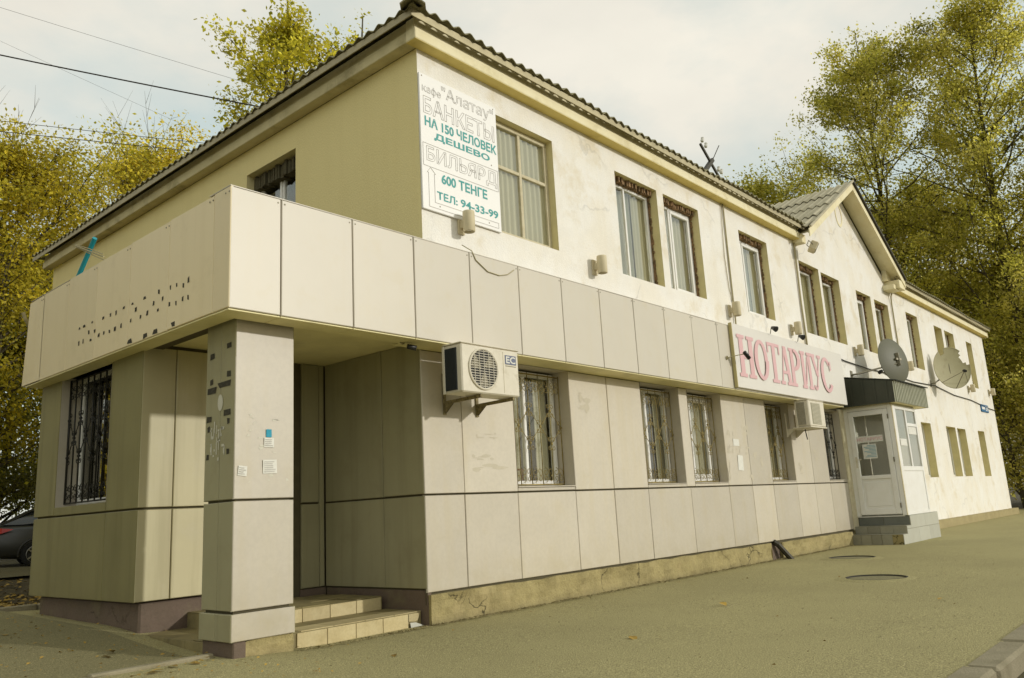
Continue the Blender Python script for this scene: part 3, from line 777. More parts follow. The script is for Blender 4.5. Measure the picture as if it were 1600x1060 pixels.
MB().tube([(8.36,.0,.31),(8.40,-.05,.27),(8.66,-.17,-.02)], .05, 8).build('drain_pipe', METAL_DARK, B)

# ---- pillar carrying the corner
px0, px1, py0, py1 = -2.23, -1.635, -.05, .46
pil = MB().box(px0+.03, px1-.03, py0+.03, py1-.03, .1, 2.98).build('pillar', BACKING, B)
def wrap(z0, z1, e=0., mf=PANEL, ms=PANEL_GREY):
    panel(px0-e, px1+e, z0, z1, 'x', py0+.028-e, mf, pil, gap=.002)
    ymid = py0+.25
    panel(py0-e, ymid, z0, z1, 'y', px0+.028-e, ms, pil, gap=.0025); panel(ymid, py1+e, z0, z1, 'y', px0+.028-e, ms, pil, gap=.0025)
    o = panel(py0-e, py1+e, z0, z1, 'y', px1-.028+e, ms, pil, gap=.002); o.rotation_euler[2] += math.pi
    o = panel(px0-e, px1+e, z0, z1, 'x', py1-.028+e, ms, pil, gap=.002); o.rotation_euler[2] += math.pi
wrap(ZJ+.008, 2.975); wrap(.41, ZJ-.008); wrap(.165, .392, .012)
rough_plinth(px0+.05, px1+.01, py0+.02, py1, .0, .17, CONCRETE, 'pillar_foot', .05, .04, pil)
MB().bbox(px0+.02, px0+.14, py0+.0, py1, -.02, .165, .01).build('pillar_foot', PLINTH_PURPLE, pil)
# tape marks and torn paper left on the pillar's side: (y from front edge 0..1, z, w, h)
zz = lambda yy_: 2.89-(yy_-507)*(2.89-1.33)/(782-507)
marks = MB()
def mark(u, ypx, w, hh):
    y0 = py0+.51*u; z = zz(ypx); j = lambda q: random.uniform(-.12,.12)*q
    marks.quad(*[(px0-.003, y0+sy*w/2+j(w), z+sz*hh/2+j(hh)) for sy, sz in ((1,-1),(-1,-1),(-1,1),(1,1))])
for u, ypx, w, hh in ((.22,543,.075,.05),(.80,553,.075,.05),(.22,588,.07,.05),(.80,595,.06,.05),(.36,603,.22,.05),(.78,609,.14,.05),(.27,648,.12,.05),(.85,654,.09,.05),(.20,662,.04,.05),(.87,670,.04,.05),(.20,709,.04,.05),(.88,714,.045,.05)):
    mark(u, ypx, w, hh)
TAPE = mat('old_tape', (.035,.032,.022), .85, var=.6, scale=30, c2=(.10,.09,.06))
tag(marks.build('tape_marks', TAPE, pil), kind='stuff')
res = MB()
for k in range(26):
    u = random.uniform(.3,.8); ypx = random.uniform(668,722); w, hh = (random.uniform(.01,.05), random.uniform(.01,.03)) if random.random() < .5 else (random.uniform(.008,.016), random.uniform(.04,.12))
    y0 = py0+.51*u; z = zz(ypx); res.box(px0-.004, px0-.0022, y0-w/2, y0+w/2, z-hh/2, z+hh/2)
res.disc((px0-.004, py0+.51*.48, zz(631)), (0,.045,0), (0,0,.075), 14)
for k in range(16):
    x, z, w, hh = px0+random.uniform(.1,.5), random.uniform(1.45,2.15), random.uniform(.01,.06), random.uniform(.008,.03)
    q = [(x+random.uniform(-.02,.02)+w*a, py0-.0025, z+hh*b+random.uniform(-.01,.01)) for a, b in ((0,0),(1,.1),(1.1,1),(.1,.9))]
    res.quad(*q)
tag(res.build('paper_residue', STREAKP, pil), kind='stuff')

# ---- fascia band round the corner
FX = [-2.485,-1.98,-1.18,-.38,.46,1.30,2.14,2.975,3.81,4.65,5.48,6.32,6.79]
FY = [-.365,-.09,.74,1.58,2.40,3.17,3.95,4.44]
fb = MB().box(-2.455, 11.84, -.335, .02, 2.93, 3.98).box(-2.455, -2.1, -.33, 4.40, 2.93, 3.94).box(-2.455,-.0,-.3,4.4,3.2,3.3).build('fascia_frame', BACKING, B)
for a, b in zip(FX[:-1], FX[1:]): panel(a, b, 2.905, 4.01, 'x', -.337, FASCIA, fb, gap=.005)
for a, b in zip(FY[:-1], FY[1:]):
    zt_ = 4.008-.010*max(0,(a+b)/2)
    if b < 4.4: panel(a, b, 2.912, zt_, 'y', -2.457, FASCIA_SHADE, fb, gap=.003)
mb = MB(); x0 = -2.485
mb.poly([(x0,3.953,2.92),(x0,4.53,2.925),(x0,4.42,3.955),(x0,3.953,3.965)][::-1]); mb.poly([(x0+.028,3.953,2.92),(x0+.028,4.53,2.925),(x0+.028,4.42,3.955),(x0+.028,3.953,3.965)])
mb.quad((x0,4.53,2.925),(x0+.4,4.53,2.925),(x0+.4,4.42,3.955),(x0,4.42,3.955)); mb.build('panel', FASCIA_SHADE, fb)
panel(6.79, 11.83, 2.905, 4.0, 'x', -.337, FASCIA, fb)
# soffit strips below the band, piece by piece
for a, b in zip(FX[:-1]+[6.79,7.63,8.47,9.3,10.15,11.0], FX[1:]+[7.63,8.47,9.3,10.15,11.0,11.83]):
    if b <= 6.8 or a >= 6.78:
        MB().bbox(a+.004, b-.004, -.355, (.018 if a > -.5 else -.10), 2.893, 2.905, .002).build('soffit_panel', SOFFIT, fb)
for a, b in zip(FY[:-1], FY[1:]): MB().bbox(-2.478, -2.27 , max(a,-.09)+.004, b-.004, 2.898, 2.91, .002).build('soffit_panel', SOFFIT, fb)
MB().bbox(-2.28, .03, -.11, .66, 2.985, 2.997, .002).build('soffit_panel', SOFFIT, fb); MB().bbox(-2.28, .03, .664, 1.9, 2.986, 2.998, .002).build('soffit_panel', SOFFIT, fb)
MB().box(-2.28, .03, -.105, -.09, 2.90, 2.99).build('soffit_return', SOFFIT, fb)
MB().box(-2.485,11.84,-.362,.0,4.008,4.016).box(-2.482,-2.1,.0,4.40,3.975,3.98).build('cap_flashing', FASCIA, fb)
# marks where lettering was taken down from the side of the band
marks = MB()
sm = [(337,728,6,9),(356,718,8,8),(388,702,6,8),(435,683,9,9),(465,672,5,16),(488,662,5,16),(519,642,8,9),(555,625,8,9),(606,600,9,9),(663,574,6,18),(710,558,5,18),(737,548,6,16),(767,545,7,18),(788,523,7,20),
      (337,785,4,16),(355,776,4,14),(386,770,7,9),(377,741,6,14),(400,735,6,16),(419,750,7,12),(441,742,5,14),(464,734,5,14),(487,722,7,16),(511,712,5,16),(550,690,5,16),(570,647,7,16),(592,675,7,16),(619,660,7,16),(644,620,6,16),(662,648,6,12),(680,601,5,16),(708,625,7,18),(737,618,6,18),(765,601,6,16),(788,594,6,18),
      (549,772,17,17),(613,748,17,17),(655,732,17,17),(724,702,19,19)]
for (zx, zy, w_, h_) in sm:
    # perspective columns of the band seams give metres; rows give height between the band's edges
    cols = [(957,-.365),(885,-.09),(699,.74),(538,1.58),(399,2.40),(282,3.17),(178,3.95),(110,4.44)]
    for (c0_, y0_), (c1_, y1_) in zip(cols[:-1], cols[1:]):
        if c1_ <= zx <= c0_: y = y0_+(y1_-y0_)*(c0_-zx)/(c0_-c1_); pm = (y1_-y0_)/(c0_-c1_)
    top = 133+(957-zx)*(622-133)/(957-128); bot = 630+(945-zx)*(963-630)/(945-92)
    z = 4.0-(zy-top)/(bot-top)*(4.0-2.92); pz = 1.08/(bot-top)
    ww, hh = min(.14, w_*pm*1.0), h_*pz
    j = lambda q: random.uniform(-.18,.18)*q
    marks.quad(*[(-2.4875, y+sy*ww/2+j(ww), z+sz*hh/2+j(hh)) for sy, sz in ((1,-1),(-1,-1),(-1,1),(1,1))])
tag(marks.build('letter_residue', TAPE, fb), kind='stuff')

rv_ = MB()
for x in FX[1:-1]:
    for dx in (-.035, .035): rv_.lathe([(0,.004),(.008,.003),(.009,0)], (x+dx,-.366,3.965), (0,-1,0), 6)
for y in FY[:-1]:
    for dy in (-.03, .03): rv_.lathe([(0,.004),(.008,.003),(.009,0)], (-2.486,y+dy+.05,3.955-.01*max(0,y)), (-1,0,0), 6)
tag(rv_.build('rivets', GREYMETAL, fb), kind='stuff')
sc_ = MB()
def scuff(x, z, w, hh, n=5):
    for k in range(n):
        xx, zz2 = x+random.uniform(-w/2,w/2), z+random.uniform(-hh/2,hh/2); a, b = random.uniform(.01,w*.35), random.uniform(.006,hh*.45)
        p = [(xx+a*math.cos(t)*random.uniform(.5,1), -.0022-.0003*k, zz2+b*math.sin(t)*random.uniform(.5,1)) for t in np.linspace(0,2*math.pi,8)[:-1]]
        sc_.poly(p[::-1])
for k in range(10): scuff(random.uniform(7.0,8.5), random.uniform(1.4,2.35), .22, .16, 4)
for x, z, w, hh in ((.95,1.98,.55,.07),(.98,1.62,.5,.08),(.95,1.72,.4,.06),(2.95,2.5,.3,.25),(6.95,1.55,.1,.3),(9.95,1.6,.2,.2),(10.8,1.9,.2,.2)): scuff(x, z, w, hh, 6)
tag(sc_.build('glue_residue', mat('glue_stain', (.53,.48,.37), .8, var=.5, scale=14, c2=(.60,.55,.44)), B), kind='stuff')
# ---- tiled steps in the recess
steps = MB().box(-2.18, -.0, .115, 1.75, -.05, .135).box(-1.72, -.05, .68, 1.75, .10, .275).build('entrance_steps', TILE_DIRTY, B)
tm = {}
def tilebox(x0, x1, y0, y1, z0, z1, m=TILE, parent=steps, name='tile'):
    MB().bbox(x0+.003, x1-.003, y0, y1, z0, z1, .003).build(name, m, parent)
xs_ = [-1.50,-1.17,-.84,-.51,-.18]
for a, b in zip(xs_[:-1], xs_[1:]): tilebox(a, b, .100, .113, -.03, .132)
MB().poly([(-.177,.100,.132),(-.02,.100,.132),(-.06,.100,.06),(-.10,.100,.052),(-.177,.100,.06)][::-1]).build('tile', TILE, steps)
o = MB().poly([(-.172,.085,.05),(-.10,.082,.045),(-.0,.07,.005),(-.172,.075,.002)][::-1]).build('tile', TILE_PALE, steps); o['label'] = 'broken pale tile piece leaning at the step end'
for i in range(4):
    y0 = .115+i*.34
    MB().bbox(-2.195, -2.182, y0+.003, y0+.337, -.03, .134, .003).build('tile', TILE_DIRTY, steps)
for i in range(6):
    for j in range(2):
        tilebox(-2.18+i*.365, -2.18+(i+1)*.365, .115+j*.285, .115+(j+1)*.285, .136, .146, TILE_DIRTY if j or i < 2 else TILE)
for a, b in zip([-1.72,-1.39,-1.06,-.73,-.40],[-1.39,-1.06,-.73,-.40,-.07]):
    tilebox(a, b, .664, .678, .146, .272)
for i in range(5):
    for j in range(3):
        if (i*3+j) % 5 == 4: continue
        tilebox(-1.72+i*.333, -1.72+(i+1)*.333, .68+j*.35, .68+(j+1)*.35, .276, .285, TILE_DIRTY)
MB().bbox(-1.735,-1.722,.69,1.02,.146,.27,.003).bbox(-1.735,-1.722,1.03,1.36,.146,.27,.003).build('tile', TILE_DIRTY, steps)

# ---- porch (glazed vestibule)
V = empty('entrance_porch', (12.77, .05, 0))
tag(V, 'white glazed plastic entrance porch with dark ribbed metal canopy and tiled steps', 'porch')
def vb(mb, name, m, parent=None, smooth=False):
    o = mb.build(name, m, None, smooth); o.parent = parent or V
    if not parent: o.location = (-12.77, -.05, 0)
    return o
vx0, vx1, vy0, vy1, vz0, vz1 = 12.77, 14.52, -1.03, .10, .57, 2.93
# door leaf facing left along the facade
mb = MB(); B3 = lambda x0,x1,y0,y1,z0,z1: (y0,y1,x0,x1,z0,z1)
mb.bbox(vx0-.03, vx0+.03, -.09, .03, vz0, 2.93, .006).bbox(vx0-.03, vx0+.03, -1.03, -.945, vz0, 2.93, .006).bbox(vx0-.028, vx0+.03, -.945, -.09, 2.86, 2.93, .006)
vb(mb, 'door_frame', PVC)
mb = MB(); y0, y1 = -.940, -.095
mb.bbox(vx0-.05, vx0+.012, y0, y0+.11, .60, 2.855, .008).bbox(vx0-.05, vx0+.012, y1-.11, y1, .60, 2.855, .008)
mb.bbox(vx0-.048, vx0+.012, y0+.11, y1-.11, .60, .72, .008).bbox(vx0-.048, vx0+.012, y0+.11, y1-.11, 2.745, 2.855, .008).bbox(vx0-.048, vx0+.012, y0+.11, y1-.11, 1.36, 1.44, .008)
mb.bbox(vx0-.022, vx0+.004, y0+.11, y1-.11, .72, 1.36, .004)
mb.bbox(vx0-.034, vx0-.02, y0+.17, y1-.17, .78, 1.30, .008)
door = vb(mb, 'door', PVC)
pane = MB().box(vx0-.02, vx0-.012, y0+.11, y1-.11, 1.44, 2.745).build('pane', GLASS, door)
MB().bbox(vx0-.062, vx0-.05, y1-.085, y1-.045, 1.62, 1.86, .004).tube([(vx0-.06,y1-.065,1.80),(vx0-.10,y1-.065,1.80),(vx0-.10,y1-.19,1.79)], .011, 6).build('handle', AC_WHITE, door)
for z in (.78, 1.75, 2.68): MB().tube([(vx0-.055,y0-.004,z-.05),(vx0-.055,y0-.004,z+.05)], .014, 8).build('hinge', GREYMETAL, door)
# sheets taped inside the door glass
nb_ = MB().box(vx0-.027, vx0-.022, y0+.17, y1-.12, 2.16, 2.30).build('notice', PAPER, door)
pb = MB().box(vx0-.027, vx0-.022, y0+.33, y1-.22, 1.80, 2.12).build('notice', PAPER, door)
mb = MB()
for i in range(9): 
    mb.box(vx0-.030, vx0-.0275, y0+.345, y0+.345+random.uniform(.10,.27), 2.09-.03*i-.008, 2.09-.03*i)
mb.build('printed_lines', PRINT_BLUE, pb)
# front window wall
mb = MB(); yf = vy0
mb.bbox(12.80, 12.93, yf-.01, yf+.06, vz0, vz1, .006); mb.bbox(12.935, 13.02, yf-.0, yf+.055, vz0, vz1, .006); mb.bbox(14.44, 14.52, yf, yf+.055, vz0, vz1, .006)
mb.bbox(13.02, 14.44, yf, yf+.055, vz1-.08, vz1, .006).bbox(13.02, 14.44, yf, yf+.055, 1.50, 1.60, .006).bbox(13.02, 14.44, yf, yf+.055, vz0, vz0+.06, .006)
mb.bbox(13.68, 13.76, yf+.002, yf+.053, 1.6, vz1-.08, .005).bbox(13.76, 14.44, yf+.004, yf+.05, 2.50, 2.57, .005)
mb.bbox(13.02, 14.44, yf+.015, yf+.04, vz0+.06, 1.50, .004)
fr_ = vb(mb, 'window_frame', PVC)
for a, b, c, d in ((13.02,13.68,1.6,2.85),(13.76,14.44,1.6,2.50),(13.76,14.44,2.57,2.85)): MB().box(a, b, yf+.02, yf+.027, c, d).build('pane', GLASS, fr_)
MB().box(13.80, 14.38, yf+.008, yf+.014, 2.32, 2.49).build('notice', PAPER, fr_)
MB().box(13.10, 13.55, yf+.008, yf+.014, 2.05, 2.2).build('notice', PAPER, fr_)
curtain(13.05, 14.40, 1.58, 2.5, yf+.25, CURTAIN, fr_)
mb = MB().bbox(14.46, 14.52, -.97, .10, vz0, vz1, .006); vb(mb, 'side_panel', PVC)
vb(MB().box(vx0, vx1, -1.0, .1, 2.935, 2.96), 'ceiling_panel', PVC); vb(MB().box(vx0, vx1, -.98, .1, vz0-.02, vz0), 'floor_panel', PVC)
vb(MB().bbox(12.745, 12.80, -1.045, -1.0, vz0, 2.95, .004), 'corner_post', OLDWOOD); vb(MB().bbox(12.47, 12.77, -.005, .10, .3, 2.93, .004), 'wall_post', OLDWOOD)
# canopy: dark plain side, ribbed pale front
cx0, cx1, cy0 = 12.60, 15.02, -1.18
mb = MB().quad((cx0,cy0,2.96),(cx0,.11,2.99),(cx0,.11,3.66),(cx0,cy0,3.42)); 
for k in range(5):
    y = cy0+.12+k*.25; mb.box(cx0-.012, cx0-.001, y, y+.05, 2.98, 3.42+(y-cy0)*.18)
mb.bbox(cx0-.016, cx0+.004, cy0, .10, 2.955, 2.995, .003)
vb(mb, 'canopy_side', GREENMETAL)
mb = MB(); pitch = .115; n = int((cx1-cx0)/pitch)
for k in range(n):
    xa = cx0+k*pitch; q = [(xa,0),(xa+pitch*.42,0),(xa+pitch*.5,-.028),(xa+pitch*.9,-.028),(xa+pitch,0)]
    for (a,da),(b,db) in zip(q[:-1], q[1:]):
        mb.quad((a,cy0+da,2.96),(b,cy0+db,2.96),(b,cy0+db,3.42),(a,cy0+da,3.42))
vb(mb, 'canopy_front', GREENPALE)
mb = MB()
for k in range(n):
    xa = cx0+k*pitch; q = [(xa,0),(xa+pitch*.42,0),(xa+pitch*.5,.022),(xa+pitch*.9,.022),(xa+pitch,0)]
    for (a,da),(b,db) in zip(q[:-1], q[1:]):
        mb.quad((a,cy0-.08,3.42+da),(b,cy0-.08,3.42+db),(b,.11,3.68+db),(a,.11,3.68+da)); mb.quad((b,cy0-.08,3.41+db),(a,cy0-.08,3.41+da),(a,cy0-.08,3.42+da),(b,cy0-.08,3.42+db))
mb.quad((cx1,cy0,2.96),(cx1,.11,2.96),(cx1,.11,3.66),(cx1,cy0,3.42))
vb(mb, 'canopy_roof', GREENMETAL)
vb(MB().box(cx0+.01, cx1-.01, cy0+.01, .1, 2.966, 2.975), 'canopy_ceiling', SOFFIT)
# tiled base and steps
st = vb(MB().box(12.80, 14.90, -1.05, .1, -.05, .555).box(12.50, 12.80, -1.05, .08, -.05, .36).box(12.2, 12.5, -1.05, .0, -.05, .20), 'steps', CONCRETE)
def stile(x0,x1,y0,y1,z0,z1,m): MB().bbox(x0,x1,y0,y1,z0,z1,.003).build('tile', m, st)
for i, (xr_, z0, z1, m, n_) in enumerate(((12.80,.372,.565,TILE_BLUE,2),(12.50,.212,.358,TILE_GREY,4),(12.2,-.02,.196,TILE_GREY,5))):
    for k in range(n_):
        w_ = 1.05/n_; 
        if i == 2 and k == 0: continue
        stile(xr_-.012, xr_-.001, -1.05+k*w_+.003, -1.05+(k+1)*w_-.003, z0, z1, m)
stile(12.49, 12.80, -1.05, .03, .36, .369, TILE_GREY); stile(12.19, 12.50, -1.05, .0, .20, .209, TILE_GREY)
for x0_, x1_, z0, z1 in ((12.80,13.85,.30,.56),(13.856,14.90,.30,.56),(12.50,13.3,.0,.295),(13.306,14.1,.0,.295),(14.106,14.90,.0,.295),(12.2,12.495,.0,.20),(12.505,12.795,.30,.36)):
    stile(x0_, x1_, -1.066, -1.052, z0, z1, TILE_PALE)
stile(12.79, 14.91, -1.06, -1.0, .562, .572, TILE_PALE)

# ------------------------------------------------------------------ lettering helpers
def text_mesh(body, x0, x1, z0, z1, y, m, parent, name='lettering', offset=0., outline=0., plane='x', flip=False):
    cu = bpy.data.curves.new('t', 'FONT'); cu.body = body; cu.offset = offset; cu.resolution_u = 3
    if outline: cu.fill_mode = 'NONE'; cu.bevel_depth = outline; cu.bevel_resolution = 0
    o = bpy.data.objects.new('t', cu); col.objects.link(o); bpy.context.view_layer.update()
    me = bpy.data.meshes.new_from_object(o.evaluated_get(bpy.context.evaluated_depsgraph_get()))
    bpy.data.objects.remove(o); bpy.data.curves.remove(cu)
    n = len(me.vertices); co = np.empty(n*3); me.vertices.foreach_get('co', co); co = co.reshape(-1,3)
    a, b = co.min(0), co.max(0); out = np.empty_like(co)
    u = (co[:,0]-a[0])/(b[0]-a[0]); v = (co[:,1]-a[1])/(b[1]-a[1])
    dep = (co[:,2]*.15 if outline else co[:,2]*0)
    if plane == 'x': out[:,0] = x0+(x1-x0)*u; out[:,1] = y-dep
    else: out[:,1] = x0+(x1-x0)*u; out[:,0] = y-dep
    out[:,2] = z0+(z1-z0)*v
    me.vertices.foreach_set('co', out.ravel()); me.update(); me.materials.clear(); me.materials.append(m)
    o = bpy.data.objects.new(name, me); col.objects.link(o)
    if parent: o.parent = parent
    return o

# banner beside the corner window
bn = MB().bbox(.195, 1.555, .085, .112, 4.615, 6.36, .004).build('banner_board', SIGNWHITE)
tag(bn, 'white cafe banner board with teal Cyrillic lettering on the upper wall', 'sign')
U = lambda u: .195+1.36*u
Vv = lambda v: 6.36-1.745*v
def bt(s, u0, u1, v0, v1, m=TEAL, off=.0, out=0.): text_mesh(s, U(u0), U(u1), Vv(v1), Vv(v0), .0825, m, bn, 'lettering', off, out)
bt('кафе', .03, .26, .075, .15, OUTLINE, 0, .011); bt('"Алатау"', .27, .96, .030, .145, OUTLINE, 0, .011)
bt('БАНКЕТЫ', .04, .96, .165, .295, OUTLINE, .012, .010)
bt('НА 150 ЧЕЛОВЕК', .05, .98, .315, .39, TEAL, .03); bt('ДЕШЕВО', .16, .88, .415, .475, TEAL, .03)
bt('БИЛЬЯРД', .06, .965, .535, .665, OUTLINE, .012, .010)
bt('600 ТЕНГЕ', .23, .82, .705, .78, TEAL, .03); bt('ТЕЛ:', .17, .42, .847, .905, TEAL, .025); bt('94-33-99', .46, .96, .845, .905, TEAL, .025)
mb = MB(); 
def ln(pts, w=.004):
    for (a, b), (c, d) in zip(pts[:-1], pts[1:]): mb.bar((U(a),.0825,Vv(b)), (U(c),.0825,Vv(d)), .004, w)
ln([(.02,.52),(.98,.52),(.98,.685),(.02,.685),(.02,.52)])
ln([(.10,.69),(.06,.73),(.075,.73),(.075,.975),(.96,.975),(.96,.935),(.145,.935),(.145,.73),(.16,.73),(.10,.69)])
mb.build('arrow_outline', OUTLINE, bn)
mb = MB()
for u_, v_ in ((.2,.955),(.83,.955),(.03,.02),(.96,.02),(.9,.49)): mb.lathe([(.0,.004),(.008,.003),(.009,0)], (U(u_),.084,Vv(v_)), (0,-1,0), 8)
mb.build('screw', GREYMETAL, bn)

# notary sign
ns = MB().bbox(6.765, 11.87, -.425, -.372, 2.935, 4.045, .006).build('notary_sign', NOTARY)
tag(ns, 'pale notary sign board with large pink Cyrillic letters', 'sign')
MB().bbox(6.742, 6.764, -.43, -.37, 2.93, 4.05, .004).build('edge_strip', mat('pale_trim',(.50,.43,.20),.6), ns)
def glyphs():
    """tall slab-serif capitals drawn in unit boxes: (list of strokes) as polygons in (u,v)"""
    G = {}
    bar = lambda x0,x1,y0,y1: [(x0,y0),(x1,y0),(x1,y1),(x0,y1)]
    ser = lambda xc, w, y: bar(xc-w/2, xc+w/2, y, y+.085)
    def ring(a0, a1, cx=.5, cy=.5, ro=(.5,.5), ri=(.26,.40), n=26):
        out = []
        for k in range(n):
            t0, t1 = a0+(a1-a0)*k/n, a0+(a1-a0)*(k+1)/n
            out.append([(cx+ro[0]*math.cos(t0),cy+ro[1]*math.sin(t0)),(cx+ro[0]*math.cos(t1),cy+ro[1]*math.sin(t1)),(cx+ri[0]*math.cos(t1),cy+ri[1]*math.sin(t1)),(cx+ri[0]*math.cos(t0),cy+ri[1]*math.sin(t0))])
        return out
    dg = lambda x0,y0,x1,y1,w: [(x0,y0),(x0+w,y0),(x1+w,y1),(x1,y1)]
    G['Н'] = [bar(.10,.34,.085,.915), bar(.66,.90,.085,.915), bar(.34,.66,.44,.53)]+[ser(.22,.44,0),ser(.78,.44,0),ser(.22,.44,.915),ser(.78,.44,.915)]
    G['О'] = ring(0, 2*math.pi)
    G['Т'] = [bar(.37,.63,.085,.92), bar(0,1,.92,1.), bar(0,.10,.74,.92), bar(.90,1.,.74,.92), ser(.5,.56,0)]
    G['А'] = [dg(.08,.085,.40,1.,.10), dg(.62,.085,.36,1.,.26), bar(.22,.70,.28,.36), ser(.14,.36,0), ser(.76,.50,0)]
    G['Р'] = [bar(.12,.40,.085,.915), ser(.26,.54,0), ser(.20,.36,.915)]+ring(-math.pi/2, math.pi/2, .40, .71, (.58,.29), (.28,.20), 16)
    G['И'] = [bar(.08,.32,.085,.915), bar(.68,.92,.085,.915), dg(.30,.12,.60,.88,.11), ser(.20,.42,0), ser(.80,.42,0), ser(.20,.42,.915), ser(.80,.42,.915)]
    G['У'] = [dg(.42,.40,.06,.915,.26), dg(.30,.06,.78,.915,.10), ser(.18,.44,.915), ser(.82,.38,.915)]+ring(math.pi, 2*math.pi, .24, .14, (.20,.14), (.06,.06), 10)
    G['С'] = ring(math.pi*.22, math.pi*1.80, .54, .5, (.54,.5), (.28,.40), 26)+[bar(.86,.96,.64,.90)]
    return G
G = glyphs()
pos_ = {0:('Н',6.88,7.52),1:('О',7.50,8.06),2:('Т',8.07,8.60),3:('А',8.57,9.10),4:('Р',9.02,9.54),5:('И',9.56,10.10),6:('У',10.11,10.60),7:('С',10.56,11.12)}
for k in range(8):
    ch, a, b = pos_[k]; mb = MB()
    for i, p in enumerate(G[ch]):
        yq = -.433-.0006*i
        mb.poly([(a+(b-a)*u, yq, 3.13+.74*v) for u, v in p])
    mb.build('letter', PINK, ns)

# house number plate
hn = MB().bbox(26.95, 28.05, .085, .112, 3.68, 3.95, .006).build('house_number_plate', BLUESIGN)
tag(hn, 'small blue street number plate at the far end of the facade', 'sign')
text_mesh('3', 27.60, 27.77, 3.73, 3.91, .083, WHITEPRINT, hn, 'digit', .02); text_mesh('8', 27.81, 27.98, 3.73, 3.91, .083, WHITEPRINT, hn, 'digit', .02); MB().box(27.03, 27.5, .0815, .084, 3.77, 3.86).build('street_line', WHITEPRINT, hn)
text_mesh('НОТАРИУС', y1-.125, y0+.175, 2.19, 2.27, vx0-.029, PINK, nb_, 'lettering', .02, plane='y')

# ------------------------------------------------------------------ wall lamps
def wall_lamp(x, z, y=-.03, yw=YU, label='', side=0):
    o = MB().lathe([(.0,.132),(.06,.132),(.072,.128),(.074,.10),(.074,-.125),(.070,-.132),(.062,-.132),(.060,-.06),(0,-.06)], (0,0,0), (0,0,1), 20).build('wall_lamp', LAMPMAT, smooth=True)
    o.location = (x, y, z); d = yw-y
    m2 = MB().bbox(-.03,.03,.06,d-.02,-.06,.04,.008).bbox(-.055,.055,d-.028,d+.0,-.13,.10,.006)
    m2.build('bracket', LAMPMAT, o)
    MB().lathe([(.0,.0),(.05,.0),(.052,.01)], (0,0,-.10), (0,0,1), 14).build('lens', SIGNWHITE, o)
    return tag(o, label, 'lamp', 'cylinder lamps along the facade')
for x, z, l in ((.83,4.56,'cream cylinder wall lamp in front of the banner\'s lower edge'),(3.60,4.56,'cream cylinder wall lamp between the corner window and the paired windows'),
             (7.88,4.54,'cream cylinder wall lamp at the left end above the notary sign'),(10.69,4.55,'cream cylinder wall lamp above the right part of the notary sign'),
             (14.47,4.50,'cream cylinder wall lamp just left of the dark green satellite dish'),(18.55,4.50,'cream cylinder wall lamp just right of the dark green satellite dish'),
             (25.6,4.40,'cream cylinder wall lamp just right of the torn pale satellite dish'),(28.75,4.50,'cream cylinder wall lamp at the far corner of the facade')):
    wall_lamp(x, z, label=l)

